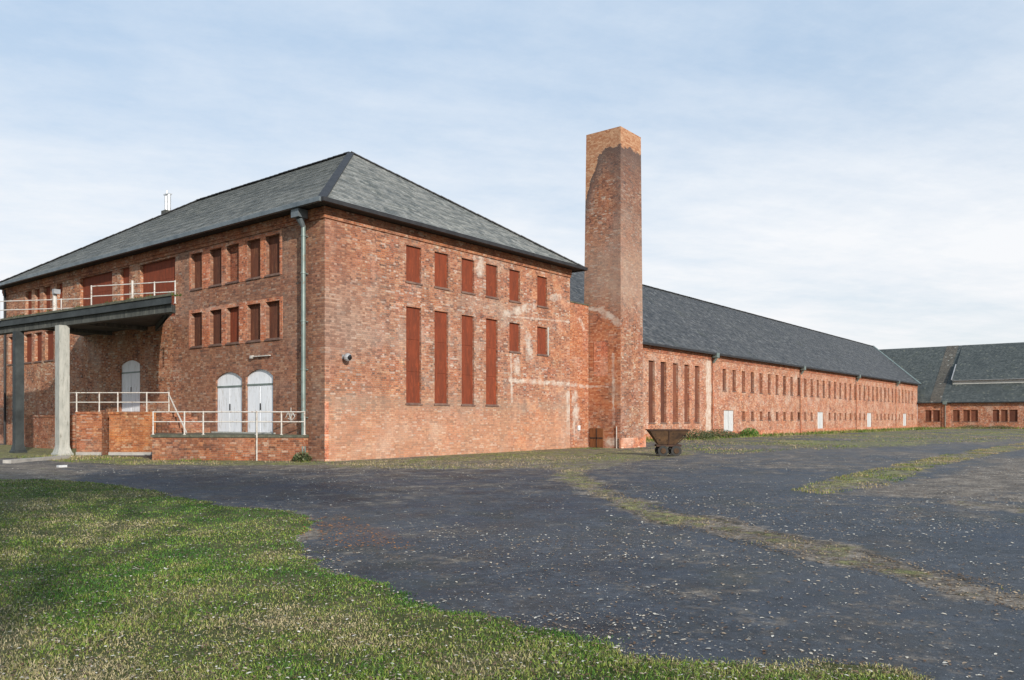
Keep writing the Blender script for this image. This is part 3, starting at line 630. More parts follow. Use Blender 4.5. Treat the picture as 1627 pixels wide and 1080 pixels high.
# ------------------------------------------------------------------ walls with openings
def holes_wall(mb, axis, plane, inward, u0, u1, z0, z1, holes, depth):
    """axis 'x': wall runs along x at y=plane; inward = +1/-1 along the normal axis"""
    us = sorted({u0, u1, *[h[0] for h in holes], *[h[1] for h in holes]}); zs = sorted({z0, z1, *[h[2] for h in holes], *[h[3] for h in holes]})
    P = (lambda u, z, dd=0.: (u, plane+dd*inward, z)) if axis == 'x' else (lambda u, z, dd=0.: (plane+dd*inward, u, z))
    flip = (axis == 'x') != (inward > 0)
    def q(pts): mb.face(pts[::-1] if flip else pts)
    for a, b in zip(us[:-1], us[1:]):
        for c, e in zip(zs[:-1], zs[1:]):
            um, zm = (a+b)/2, (c+e)/2
            if any(h[0] < um < h[1] and h[2] < zm < h[3] for h in holes): continue
            q([P(a, c), P(b, c), P(b, e), P(a, e)])
    for h in holes:
        a, b, c, e = h
        q([P(a, c), P(a, c, depth), P(b, c, depth), P(b, c)][::-1]); q([P(a, e), P(b, e), P(b, e, depth), P(a, e, depth)][::-1])
        q([P(a, c), P(a, e), P(a, e, depth), P(a, c, depth)][::-1]); q([P(b, c), P(b, c, depth), P(b, e, depth), P(b, e)][::-1])
def window(parent, axis, plane, inward, h, mat, rec=.13, sill=True, joints=0, sillmat=None, gap=0.0):
    """boarded opening: board (with joints cut as separate sheets) and a projecting sill"""
    a, b, c, e = h; mb = MB(); n = joints+1; g_ = .004
    for i in range(n):
        z0 = c+.0+(e-c)*i/n+(g_ if i else 0); z1 = c+(e-c)*(i+1)/n-(g_ if i < n-1 else 0)
        o = random.uniform(-.006, .006)
        if axis == 'x': mb.box(a, b, *sorted((plane+inward*(rec+o), plane+inward*(rec+.05))), z0, z1)
        else: mb.box(*sorted((plane+inward*(rec+o), plane+inward*(rec+.05))), a, b, z0, z1)
    if n > 1:
        if axis == 'x': mb.box(a, b, *sorted((plane+inward*(rec+.051), plane+inward*(rec+.07))), c, e)
        else: mb.box(*sorted((plane+inward*(rec+.051), plane+inward*(rec+.07))), a, b, c, e)
    w = mb.build('window', mat, parent)
    if sill:
        s = MB()
        if axis == 'x': s.box(a-.05, b+.06, *sorted((plane-inward*.05, plane-inward*.003)), c-.065, c-.004); s.box(a+.002, b-.002, *sorted((plane-inward*.003, plane+inward*(rec-.01))), c+.003, c+.03)
        else: s.box(*sorted((plane-inward*.05, plane-inward*.003)), a-.05, b+.05, c-.065, c-.004); s.box(*sorted((plane-inward*.003, plane+inward*(rec-.01))), a+.002, b-.002, c+.003, c+.03)
        s.build('sill', sillmat or M['sill'], w)
    return w
def roof_face(mb, e0, e1, r0, r1, h=.22, thick=.02):
    """sloping face laid in courses; e0-e1 eave, r0-r1 top (r0==r1 for a hip end)"""
    e0, e1, r0, r1 = map(Vector, (e0, e1, r0, r1)); ax = (e1-e0).normalized()
    n = ax.cross(((r0+r1)/2-(e0+e1)/2).normalized()).normalized()
    if n.z < 0: n = -n
    up = n.cross(ax); up = up if up.z > 0 else -up
    L = (r0-e0).dot(up); k = max(1, round(L/h)); ref = e0.dot(ax)
    for i in range(k):
        s0, s1 = i/k, (i+1)/k
        a, b = e0.lerp(r0, s0), e1.lerp(r1, s0); c, dd = e1.lerp(r1, s1), e0.lerp(r0, s1)
        wob = .004*math.sin(i*1.7)
        A, B = a+n*(thick+wob), b+n*(thick+wob)
        uv = lambda p, v: (p.dot(ax), v)
        v0, v1 = (i+.03)*.22, (i+.97)*.22
        f = [A, B, c, dd]; uvs = [uv(a, v0), uv(b, v0), uv(c, v1), uv(dd, v1)]
        mb.face(f, uvs); mb.face([a-n*.002, b-n*.002, B, A], [uv(a, v0), uv(b, v0), uv(b, v0+.01), uv(a, v0+.01)])
def cap_row(mb, a, b, w=.30, seg=.42, th=.05):
    a, b = Vector(a), Vector(b); L = (b-a).length; n = max(1, round(L/seg)); ax = (b-a).normalized()
    for i in range(n):
        p = a+ax*(i*L/n); q = a+ax*((i+1)*L/n-.006); o = Vector((0, 0, random.uniform(-.008, .008)))
        mb.beam(p+o+Vector((0, 0, .02)), q+o+Vector((0, 0, .035)), w, th)

# ------------------------------------------------------------------ main building
BW, BL, WT = 16.04, 30.4, 9.38
main = thing('factory_building', 'tall red brick factory building with hipped grey slate roof and boarded windows', 'building', (0, 0, 0))
up_r = [(4.14, 5.01), (5.81, 6.66), (7.53, 8.38), (9.20, 10.04), (10.92, 11.75), (13.15, 14.0)]
gable_holes = [(a, b, 7.20, 8.70) for a, b in up_r]+[(a, b, 2.20, 6.18) for a, b in up_r[:4]]+[(a, b, 4.78, 6.16) for a, b in up_r[4:]]
mb = MB(); holes_wall(mb, 'x', 0., 1, 0, BW, -.15, WT, gable_holes, .25); mb.face([(BW, 0, -.15), (BW, BL, -.15), (BW, BL, WT), (BW, 0, WT)])
mb.build('gable_wall', M['gable'], main)
for h in gable_holes: window(main, 'x', 0., 1, h, M['board'], .10, joints=2 if h[3]-h[2] > 3 else 0)
up_l = [(8.32, 9.20), (6.80, 7.70), (5.52, 6.42), (4.02, 4.94), (2.74, 3.66)]
L_small = [(22.25, 22.96), (23.77, 24.7), (25.2, 25.9), (26.31, 27.2)]
doorh = [(5.32, 7.26, .975, 3.52), (3.19, 5.05, .975, 3.56), (13.77, 15.75, 1.88, 4.40)]
lh = [(a, b, 7.25, 8.80) for a, b in up_l]+[(a, b, 4.72, 6.20) for a, b in up_l]
big = [(10.56, 13.77, 6.22, 8.88), (14.80, 15.72, 6.22, 8.93), (16.55, 20.12, 6.22, 8.93)]
far_s = [(a, b, 7.3, 8.93) for a, b in L_small]; far_l = [(23.36, 24.5, 4.8, 6.45), (24.93, 25.9, 4.8, 6.45), (26.31, 27.38, 4.8, 6.45), (28.9, 29.7, 4.8, 6.45)]
mb = MB(); holes_wall(mb, 'y', 0., 1, 0, BL, -.15, WT, lh+big+far_s+far_l+doorh, .25)
mb.face([(0, BL, -.15), (0, BL, WT), (BW, BL, WT), (BW, BL, -.15)])
mb.build('loading_wall', M['loading'], main)
mats = [M['board_dark'], M['board_dark'], M['bandbrick'], M['board_dark'], M['board_dark']]
for i, h in enumerate(lh): window(main, 'y', 0., 1, h, mats[i % 5] if i < 5 else (M['board'] if i == 7 else M['board_dark']), .16)
for h in big: window(main, 'y', 0., 1, h, M['board'], .16, sill=False, joints=2)
for h in far_s+far_l: window(main, 'y', 0., 1, h, M['board'], .16)
# light brick surrounds, 14 mm proud of the wall
def surround(a, b, c, e, holes, mat):
    mb = MB(); holes_wall(mb, 'y', -.014, 1, a, b, c, e, holes, .014)
    mb.face([(-.014, a, c), (0, a, c), (0, b, c), (-.014, b, c)]); mb.face([(-.014, a, e), (-.014, b, e), (0, b, e), (0, a, e)])
    mb.face([(-.014, a, c), (-.014, a, e), (0, a, e), (0, a, c)]); mb.face([(-.014, b, c), (0, b, c), (0, b, e), (-.014, b, e)])
    mb.build('window_surround', mat, main)
surround(2.56, 9.38, 4.66, 6.34, lh[5:], M['surround']); surround(2.60, 9.34, 7.19, 8.92, lh[:5], M['surround'])
# cornice courses on both fronts
mb = MB()
mb.box(-.10, BW+.02, -.10, -.003, 9.12, 9.385); mb.box(-.06, BW+.02, -.06, -.003, 8.985, 9.118)
mb.box(-.10, -.003, .0, BL, 9.12, 9.385); mb.box(-.06, -.003, .0, BL, 8.985, 9.118)
cor = mb.build('cornice', M['cornice'], main)
mb = MB()
mb.box(-.48, BW+.48, -.48, BL+.48, 9.40, 9.46); mb.build('soffit', M['soffit'], main)
E0 = .55; ez = 9.50; rz_ = 15.10; hh = 8.02
e = [(-E0, -E0, ez), (BW+E0, -E0, ez), (BW+E0, BL+E0, ez), (-E0, BL+E0, ez)]
r0, r1 = (hh, 8.0, rz_), (hh, 22.4, rz_)
mb = MB(); roof_face(mb, e[0], e[1], r0, r0); roof_face(mb, e[3], e[0], r1, r0); roof_face(mb, e[2], e[3], r1, r1); roof_face(mb, e[1], e[2], r0, r1)
rf = mb.build('roof', M['slate'], main)
mb = MB()
for a, b in ((e[0], r0), (e[1], r0), (e[2], r1), (e[3], r1), (r0, r1)):
    cap_row(mb, a, b, .32)
mb.build('hip_tiles', M['black'], rf)
# gutters
mb = MB(); mb.beam((-.62, -.64, 9.45), (BW+.62, -.64, 9.45), .14, .15); mb.beam((BW+.62, -.60, 9.45), (BW+.62, BL+.6, 9.45), .14, .15); mb.build('gutter', M['black'], main)
mb = MB(); mb.beam((-.64, -.57, 9.45), (-.64, BL+.6, 9.45), .15, .16); mb.build('gutter', M['zincblue'], main)
mb = MB(); mb.prism([(-.60, .78), (-.14, .82), (-.14, 1.18), (-.60, 1.22)], 9.05, 9.36); mb.frustum((-.36, 1.0, 9.05), .16, (-.2, 1.0, 8.72), .075, 10)
hop = mb.build('rainwater_hopper', M['zincblue'], main)
mb = MB(); mb.frustum((-.2, 1.0, .55), .085, (-.2, 1.0, 8.8), .085, 14); mb.frustum((-.2, 1.0, .1), .10, (-.2, 1.0, .56), .10, 14)
for z in (1.6, 3.4, 5.2, 7.0, 8.4): mb.frustum((-.2, 1.0, z), .105, (-.2, 1.0, z+.05), .105, 14); mb.box(-.12, -.003, .97, 1.03, z, z+.04)
mb.build('downpipe', M['zinc'], main, smooth=False)
mb = MB(); mb.frustum((-.12, 29.9, .0), .07, (-.12, 29.9, 9.3), .07, 10); mb.build('downpipe', M['black'], main)
# corner strip (paler bead up to the plinth line)
mb = MB(); mb.box(-.02, .16, -.02, -.003, -.1, 2.2); mb.build('corner_bead', M['palebrick'], main)
# doors with segmental heads
def arched_door(y0, y1, z0, zspring, rise, leafs=2, lit=True):
    yc = (y0+y1)/2; hw = (y1-y0)/2; Rr = (hw*hw+rise*rise)/(2*rise); top = zspring+rise; n = 12
    arc = [(y0+2*hw*i/n, zspring+rise-Rr+math.sqrt(max(Rr*Rr-(2*hw*i/n-hw)**2, 0))) for i in range(n+1)]
    mb = MB(); xf, xb = .09, .15
    F = [(xf, y1, z0), (xf, y0, z0)]+[(xf, a, b) for a, b in arc]
    mb.face(F); mb.face([(xb, p[1], p[2]) for p in F][::-1])
    dr = mb.build('door', M['white'], main)
    t = MB(); zt = z0+(top-z0)*.75
    t.box(.062, .088, y0+.004, y1-.004, zt, zt+.07); dr2 = t.build('transom', M['zinc'], dr)
    lw = (y1-y0)/2
    for s_ in (0, 1):
        l = MB(); a = y0+.04+s_*(lw-.01); b = a+lw-.07
        l.box(.074, .088, a, b, z0+.05, zt-.04); l.build('leaf', M['white'], dr)
    hnd = MB(); hnd.box(.045, .072, yc-.02, yc+.02, z0+.95, z0+1.22); hnd.build('handle', M['black'], dr)
    s = MB()
    for (a, b), (c, d_) in zip(arc[:-1], arc[1:]):
        s.face([(0.001, a, b), (0.001, a, top), (0.001, c, top), (0.001, c, d_)][::-1]); s.face([(.001, a, b), (.001, c, d_), (.16, c, d_), (.16, a, b)][::-1])
    s.build('door_arch', M['loading'], main)
for h in doorh[:2]: arched_door(h[0], h[1], h[2], h[3]-.30, .30)
arched_door(doorh[2][0], doorh[2][1], 1.88, 4.18, .22)
# small bar lamp above the door
mb = MB(); mb.box(-.10, -.02, 3.3, 4.5, 4.05, 4.09); mb.box(-.12, -.003, 4.45, 4.6, 4.0, 4.12); mb.build('tube_lamp', M['whitepipe'], main)
# painted squiggle beside the downpipe
mb = MB(); pts = [(-.012, 2.35, 1.62), (-.012, 2.18, 1.86), (-.012, 2.06, 1.58), (-.012, 1.90, 1.80), (-.012, 1.78, 1.66), (-.012, 1.95, 1.52), (-.012, 2.2, 1.58)]
mb.tube(pts, .018, 5); mb.tube([(-.012, 2.02, 2.0), (-.012, 2.02, 1.45)], .016, 5); mb.tube([(-.012, 1.7, 1.72), (-.012, 2.3, 1.74)], .012, 5)
mb.build('paint_scrawl', M['whitepipe'], main)
# steel flues on the roof
mb = MB(); mb.box(6.72, 7.28, 23.92, 24.48, 13.4, 14.55); mb.build('flue_base', M['conc_dark'], main)
mb = MB()
for yy in (24.06, 24.34): mb.frustum((7.0, yy, 14.55), .125, (7.0, yy, 15.55), .125, 12)
mb.box(6.86, 7.14, 23.93, 24.47, 15.55, 15.62); mb.frustum((7.0, 24.33, 15.62), .04, (7.0, 24.33, 15.85), .04, 8)
mb.build('steel_flue', M['steel'], main, smooth=False)
# low wing continuing behind the far end
mb = MB(); mb.box(.6, 12, BL+.01, 58, -.15, 7.4); mb.build('low_wing', M['loading'], main)
mb = MB(); mb.beam((.45, BL+.02, 7.5), (.45, 58, 7.5), .35, .22); mb.box(.3, 12.2, BL+.55, 58, 7.61, 7.7); mb.build('gutter', M['zincblue'], main)
# connecting wall to the stack and lime smears left by a removed lean-to
mb = MB(); mb.box(BW, 17.85, .012, .40, -.15, 7.70); mb.build('connecting_wall', M['patchbrick'], main)
mb = MB(); mb.box(BW+.0, 17.845, -.02, .45, 7.702, 7.77); mb.build('coping', M['coping'], main)
def smear(pts, width, mat, name='mortar_smear', parent=main, axis='x', plane=0., jag=.06, step=.12):
    mb = MB(); P = [Vector((p[0], p[1])) for p in pts]; rows = []
    for a, b in zip(P[:-1], P[1:]):
        n = max(1, int((b-a).length/step))
        for i in range(n): rows.append((a.lerp(b, i/n), (b-a).normalized()))
    rows.append((P[-1], (P[-1]-P[-2]).normalized()))
    E = []
    for k, (p, t) in enumerate(rows):
        w = width if not callable(width) else width(k/(len(rows)-1)); nn = Vector((-t.y, t.x))
        E.append((p+nn*(w/2+random.uniform(-jag, jag)), p-nn*(w/2+random.uniform(-jag, jag))))
    q = (lambda v: (v.x, plane-.005, v.y)) if axis == 'x' else (lambda v: (plane-.005, v.x, v.y))
    for (a, b), (c, d_) in zip(E[:-1], E[1:]):
        f = [q(a), q(b), q(d_), q(c)]; mb.face(f)
    return mb.build(name, mat, parent)
smear([(14.08, 4.72), (14.08, 6.2)], .10, M['conc'], name='pale_frame', jag=.01); smear([(13.05, 4.72), (13.05, 6.2)], .08, M['surround'], name='pale_frame', jag=.01)
mb = MB(); mb.box(16.75, 16.95, -.06, -.003, .95, 1.2); mb.build('vent_cover', M['white'], main)

# security lamp beside the corner
t = thing('security_lamp', 'small round grey security lamp on the brick gable near the corner', 'lamp', (.87, 0, 3.9))
mb = MB(); mb.box(.79, .95, -.05, -.003, 3.83, 3.99); mb.box(.84, .90, -.22, -.05, 3.94, 3.98); mb.build('bracket', M['lampgrey'], t)
me = MB(); 
for i in range(6):
    a0, a1 = math.pi*i/6-math.pi/2, math.pi*(i+1)/6-math.pi/2
    me.frustum((.87, -.25, 3.88+.16*math.sin(a0)), max(.16*math.cos(a0), .005), (.87, -.25, 3.88+.16*math.sin(a1)), max(.16*math.cos(a1), .005), 14, cap=False)
me.build('globe', M['lampgrey'], t, smooth=True)
mb = MB(); mb.frustum((.87, -.42, 3.84), .06, (.87, -.36, 3.86), .11, 12); mb.build('lens', M['darkglass'], t)

# ------------------------------------------------------------------ chimney stack
st = thing('chimney_stack', 'tall square tapering brick chimney stack with orange head and sooty marks', 'chimney', (19.1, -.8, 0))
X0, X1, Y0, Y1, ZT = 17.85, 20.35, -2.0, .42, 17.1; tp = .16
def ring(z):
    k = tp*z/ZT; return [(X0+k, Y0+k*.6), (X1-k, Y0+k*.6), (X1-k, Y1-k), (X0+k, Y1-k)]
mb = MB(); zs = [-.15, 4, 8, 12, ZT]
for a, b in zip(zs[:-1], zs[1:]):
    A, B = ring(a), ring(b)
    for i in range(4):
        j = (i+1) % 4; mb.face([(*A[i], a), (*A[j], a), (*B[j], b), (*B[i], b)])
T = ring(ZT); I = [(T[0][0]+.3, T[0][1]+.3), (T[1][0]-.3, T[1][1]+.3), (T[2][0]-.3, T[2][1]-.3), (T[3][0]+.3, T[3][1]-.3)]
for i in range(4):
    j = (i+1) % 4; mb.face([(*T[i], ZT), (*T[j], ZT), (*I[j], ZT), (*I[i], ZT)]); mb.face([(*I[i], ZT), (*I[j], ZT), (*I[j], ZT-2), (*I[i], ZT-2)])
mb.face([(*p, ZT-2) for p in I])
mb.build('shaft', M['stack'], st)
mb = MB(); mb.box(X0-.10, X1+.06, Y0-.10, Y0-.004+.02, -.1, .55); mb.build('plinth', M['palebrick'], st)
def xs(z): return X0+tp*z/ZT
def smear_face(pts, width, mat, name, jag=.05):
    o = smear(pts, width, mat, name, st, 'y', xs(sum(p[1] for p in pts)/len(pts))-.012, jag); return o
smear_face([(-.75, 5.75), (-.75, 3.85)], .88, M['palebrick'], 'bricked_up_window', .01)
h = MB(); h.box(17.80, 17.835, -.93, -.10, .02, 1.05); hd = h.build('hatch', M['wood'], st)
h = MB(); h.box(17.785, 17.80, -.93, -.10, .48, .56); h.box(17.785, 17.80, -.56, -.50, .02, 1.05); h.build('bar', M['rustdark'], hd)
h = MB(); h.tube([(17.80, -1.78, .0), (17.80, -1.78, 1.15)], .025, 6); h.build('pipe', M['whitepipe'], st)

# ------------------------------------------------------------------ long hall
HY, HX0, HX1, HE = 4.9, 16.2, 122.88, 6.98
hall = thing('long_hall', 'very long low brick hall with dark slate roof and rows of narrow boarded windows', 'building', (60, HY, 0))
tall5 = [(33.55, 34.49), (35.41, 36.33), (37.40, 38.29), (39.38, 40.28), (41.27, 42.15)]
hdoors = [(47.0, 49.2), (72.5, 74.6), (93.0, 95.2), (113.2, 115.4)]
hh_ = [(a, b, 1.23, 5.86) for a, b in tall5]
ups = [47.1+2.12*k for k in range(35)]
upw = [(c-.36, c+.40, 3.98, 5.86) for c in ups if c < 120.5]
low = [(c-.30, c+.40, 1.40, 2.20) for c in ups[2:] if c < 120.5 and not any(a-.9 < c < b+.9 for a, b in hdoors)]
dh = [(a, b, .02, 2.28) for a, b in hdoors]
mb = MB(); holes_wall(mb, 'x', HY, 1, HX0, HX1, -.15, HE, hh_+upw+low+dh, .22); mb.build('front_wall', M['hall'], hall)
for h in hh_: window(hall, 'x', HY, 1, h, M['board_hall'], .18, joints=2)
for h in upw+low: window(hall, 'x', HY, 1, h, M['board_hall'], .15)
for h in dh:
    mb = MB(); mb.box(h[0]+.002, h[1]-.002, HY+.08, HY+.14, h[2], h[3]-.002); dd_ = mb.build('door', M['halldoor'], hall)
    mb = MB(); mb.box((h[0]+h[1])/2-.02, (h[0]+h[1])/2+.02, HY+.06, HY+.079, h[2], h[3]-.01); mb.build('astragal', M['lampgrey'], dd_)
mb = MB(); mb.box(HX0, HX1, HY-.08, HY-.003, 6.62, 6.97); mb.box(HX0, HX1, HY-.045, HY-.003, 6.50, 6.617); mb.build('cornice', M['surround_dull'], hall)
mb = MB(); mb.box(HX0, HX1-.02, HY-.03, HY-.003, -.1, .42); mb.build('plinth', M['surround'], hall)
HB = HY+20.0; HRZ = 14.65; HRY = HY+10
mb = MB(); roof_face(mb, (HX0, HY-.42, HE+.05), (HX1+.3, HY-.42, HE+.05), (HX0, HRY, HRZ), (135.9, HRY, HRZ), .26)
roof_face(mb, (136, HB+.42, HE+.05), (HX0, HB+.42, HE+.05), (135.9, HRY, HRZ), (HX0, HRY, HRZ), .26)
hr = mb.build('roof', M['slate_dark'], hall)
mb = MB(); cap_row(mb, (HX0, HRY, HRZ), (135.9, HRY, HRZ), .35, .5); mb.build('ridge_tiles', M['slate_dark'], hr)
mb = MB(); mb.beam((HX1+.42, HY-.42, HE+.12), (136.0, HRY, HRZ+.1), .30, .12); mb.build('verge_flashing', M['zinc'], hr)
mb = MB(); mb.face([(HX0, HY, HE), (HX0, HB, HE), (HX0, HRY, HRZ-.05)]); mb.box(HX0, HX1, HY+.25, HB, 6.9, 6.96)
mb.face([(HX0, HY, -.1), (HX0, HB, -.1), (HX0, HB, HE), (HX0, HY, HE)]); mb.face([(HX0, HB, -.1), (136, HB, -.1), (136, HB, HE), (HX0, HB, HE)]); mb.build('end_wall', M['hall'], hall)
mb = MB(); mb.beam((HX0, HY-.48, HE+.0), (HX1+.3, HY-.48, HE+.0), .14, .17); mb.box(HX0, HX1, HY-.41, HY+.2, HE-.005, HE+.03); mb.build('gutter', M['black'], hall)
for xh, big_ in ((44.5, 1), (66.5, 1), (87.5, 0), (108.3, 1)):
    mb = MB(); mb.prism([(xh-.26, HY-.60), (xh+.26, HY-.60), (xh+.26, HY-.2), (xh-.26, HY-.2)], HE-.30, HE+.10); mb.frustum((xh, HY-.4, HE-.30), .15, (xh, HY-.16, HE-.75), .07, 8)
    hp = mb.build('rainwater_hopper', M['zinc'], hall)
    mb = MB(); mb.frustum((xh, HY-.15, 0), .06, (xh, HY-.15, HE-.8), .06, 8); mb.build('downpipe', M['surround'], hall)
smear([(43.9, 6.4), (43.9, 3.0), (43.9, .3)], 1.0, M['lime'], 'lime_streak', hall, 'x', HY-.001, .15, .5)

# ------------------------------------------------------------------ far cross hall
FX = 122.9
far = thing('far_hall', 'distant low brick hall with greenish slate roof and pale clerestory strip', 'building', (FX, -20, 0))
fw = [(4.08, 5.01-.03), (2.86, 3.75), (1.64, 2.63), (-1.14, -.2), (-2.53, -1.62), (-3.64, -2.69), (-6.48, -5.6), (-7.58, -6.7), (-8.86, -7.8)]
fw = [(min(a, b), max(a, b)) for a, b in fw if a < 4.05]
x_ = -11.8
while x_ > -52: fw += [(x_-.95, x_), (x_-2.1, x_-1.15), (x_-3.25, x_-2.3)]; x_ -= 5.2
fwh = [(a, b, 1.05, 2.85) for a, b in fw]
mb = MB(); holes_wall(mb, 'y', FX, 1, -55, HY-.02, -.15, 4.22, fwh, .2); mb.build('front_wall', M['hall'], far)
for h in fwh: window(far, 'y', FX, 1, h, M['board_hall'], .15)
RX, RZ = 135.6, 14.0
mb = MB()
roof_face(mb, (FX-.4, .45, 4.05), (FX-.4, 4.9, 4.05), (RX, .45, RZ), (RX, 18, RZ), .28)
roof_face(mb, (FX-.4, -55, 4.05), (FX-.4, .45, 4.05), (126.55, -55, 7.05), (126.55, .45, 7.05), .28)
roof_face(mb, (126.2, -55, 7.72), (126.2, .45, 7.72), (RX, -55, RZ+.02), (RX, .45, RZ+.02), .28)
mb.face([(RX, -55, RZ), (RX, 18, RZ), (148, 18, 4.2), (148, -55, 4.2)])
fr_ = mb.build('roof', M['slate_green'], far)
mb = MB(); roof_face(mb, (FX-.4, 1.5, 4.09), (FX-.4, 3.1, 4.09), (RX, 1.0, RZ+.03), (RX, 2.8, RZ+.03), .28); mb.build('brown_tile_band', M['tile_brown'], fr_)
mb = MB(); mb.box(126.58, 126.8, -55, .44, 6.9, 7.62); mb.build('clerestory', M['clerestory'], far)
mb = MB(); mb.box(126.15, 126.5, -55, .46, 7.62, 7.70); mb.beam((126.2, .56, 7.75), (130.2, .56, 10.45), .14, .14); mb.build('flashing', M['lampgrey'], far)
mb = MB(); mb.face([(126.2, .45, 6.85), (RX, .45, RZ), (126.2, .45, 7.7)]); mb.build('cheek', M['slate_green'], far)
mb = MB(); mb.beam((FX-.45, -55, 4.02), (FX-.45, 4.8, 4.02), .14, .16); mb.box(FX-.4, FX+.2, -55, 4.85, 3.98, 4.02); mb.build('gutter', M['black'], far)
mb = MB(); mb.box(FX-.14, FX-.003, .15, 1.25, -.1, 3.9); mb.build('pier', M['surround'], far)
mb = MB(); mb.prism([(FX-.62, .55), (FX-.62, 1.15), (FX-.2, 1.15), (FX-.2, .55)], 3.75, 4.3); mb.frustum((FX-.3, .85, 3.75), .12, (FX-.22, .85, 3.4), .06, 8); mb.frustum((FX-.22, .85, 0), .06, (FX-.22, .85, 3.42), .06, 8); mb.build('downpipe', M['zinc'], far)
mb = MB(); mb.box(FX+.3, 148, -54.9, -54.7, -.1, 4.2); mb.face([(FX, -54.95, 4.2), (148, -54.95, 4.2), (RX, -54.95, RZ)]); mb.build('end_wall', M['hall'], far)

# ------------------------------------------------------------------ loading canopy  (coordinates: x = -outward, y = along the front)
can = thing('loading_canopy', 'dark concrete loading canopy on two columns projecting from the brick building', 'canopy', (-3.5, 12, 0))
slab = [(-3.35, 4.7), (-4.35, 18.5), (-4.95, 28), (-3.4, 28), (-2.9, 17.4), (-.02, 19.8), (-.02, 11.6)]
mb = MB(); mb.prism(slab, 5.88, 6.15); mb.build('slab', M['near_black'], can)  # slab coloured near black to put deep shade on its underside
mb = MB(); mb.prism([(-3.40, 4.66), (-4.40, 18.5), (-5.0, 28), (-4.82, 28), (-4.22, 18.5), (-3.22, 4.95)], 6.152, 6.24); mb.build('kerb', M['coping'], can)
mb = MB(); mb.prism([(-3.22, 4.95), (-4.2, 18.5), (-4.8, 28), (-4.45, 28), (-3.85, 18.5), (-2.9, 5.25)], 5.59, 5.878); mb.prism([(-3.2, 5.0), (-.02, 11.9), (-.02, 12.3), (-2.9, 5.4)], 5.62, 5.877)
for yy in (13.0, 16.5): mb.box(-3.7, -.02, yy, yy+.3, 5.72, 5.877)
mb.build('edge_beam', M['conc_dark'], can)
def column(xc, yc, w, mat, top=5.58, lab=None):
    mb = MB(); h = w/2
    def rg(r, z): return [(xc-r, yc-r, z), (xc+r, yc-r, z), (xc+r, yc+r, z), (xc-r, yc+r, z)]
    lv = [(h*1.55, -.1), (h*1.55, .08), (h*1.35, .12), (h*1.08, .32), (h, .45), (h, top-.1), (h, top)]
    for (r0_, z0_), (r1_, z1_) in zip(lv[:-1], lv[1:]):
        A, B = rg(r0_, z0_), rg(r1_, z1_)
        for i in range(4): mb.face([A[i], A[(i+1) % 4], B[(i+1) % 4], B[i]])
    mb.face(rg(lv[-1][0], lv[-1][1])); o = mb.build('column', mat, can)
    if lab: o['label'] = lab
    return o
column(-3.85, 12.85, .42, M['conc'], lab='pale concrete column with flared foot')
column(-4.08, 16.95, .36, M['near_black'], lab='dark column further left')  # column coloured near black all over
# moss and debris along the canopy edge
K = 2600; yy = rng.uniform(4.8, 27, K); xx = -3.33-(yy-4.7)*.073+rng.uniform(0, .5, K); k = fbm(xx, yy, 1.2, 3, 41) > .5
blades('weeds', xx[k], yy[k], np.full(k.sum(), 6.23), rng.uniform(.03, .16, k.sum()), rng.uniform(.02, .05, k.sum()), grass_cols(xx[k], yy[k], .1)*.35, 'dark moss growing along the edge of the loading canopy', 'moss')

def railing(name, label, pts, z0, ztop, rails, posts, r=.023, thick=()):
    """pts: line on plan (list of (x,y)); posts: parameters along it"""
    t = thing(name, label, 'railing', (pts[0][0], pts[0][1], z0), group=None)
    P = [Vector(p) for p in pts]; L = [0]
    for a, b in zip(P[:-1], P[1:]): L.append(L[-1]+(b-a).length)
    def at(s):
        s *= L[-1]
        for i in range(len(P)-1):
            if s <= L[i+1]+1e-6: return P[i].lerp(P[i+1], (s-L[i])/(L[i+1]-L[i]))
        return P[-1]
    for z in rails:
        mb = MB(); mb.tube([(p.x, p.y, z) for p in P], r, 8); mb.build('rail', M['whitepipe'], t)
    for i, s in enumerate(posts):
        p = at(s); rr = r*(2.0 if i in thick else 1.25)
        mb = MB(); mb.frustum((p.x, p.y, z0), rr, (p.x, p.y, ztop+(.12 if i in thick else .02)), rr, 8); mb.frustum((p.x, p.y, z0), rr*2, (p.x, p.y, z0+.02), rr*2, 8); mb.build('post', M['whitepipe'], t)
    return t
railing('canopy_railing', 'white tube railing on top of the canopy in front of the wide boarded windows', [(-2.21, 6.53), (-3.73, 10.38)], 6.152, 7.05, (7.03, 6.62), (0.0, .24, .50, 1.0), thick=(2,))
railing('canopy_railing', 'white tube railing on the far left stretch of the canopy', [(-2.21, 13.82), (-4.44, 18.08), (-4.8, 23)], 6.152, 7.05, (7.03, 6.62), (0.0, .16, .50, .75, 1.0))
t = thing('floodlight_post', 'stubby white lamp post standing on the canopy edge above the columns', 'lamp post', (-3.85, 13.6, 6.24))
mb = MB(); mb.frustum((-3.85, 13.6, 6.0), .085, (-3.85, 13.6, 7.12), .085, 10); mb.build('post', M['whitepipe'], t)
mb = MB(); mb.box(-3.98, -3.72, 13.35, 13.55, 7.0, 7.2); mb.frustum((-3.85, 13.55, 7.1), .05, (-3.85, 13.6, 7.1), .05, 8); mb.build('lamp_head', M['lampgrey'], t)

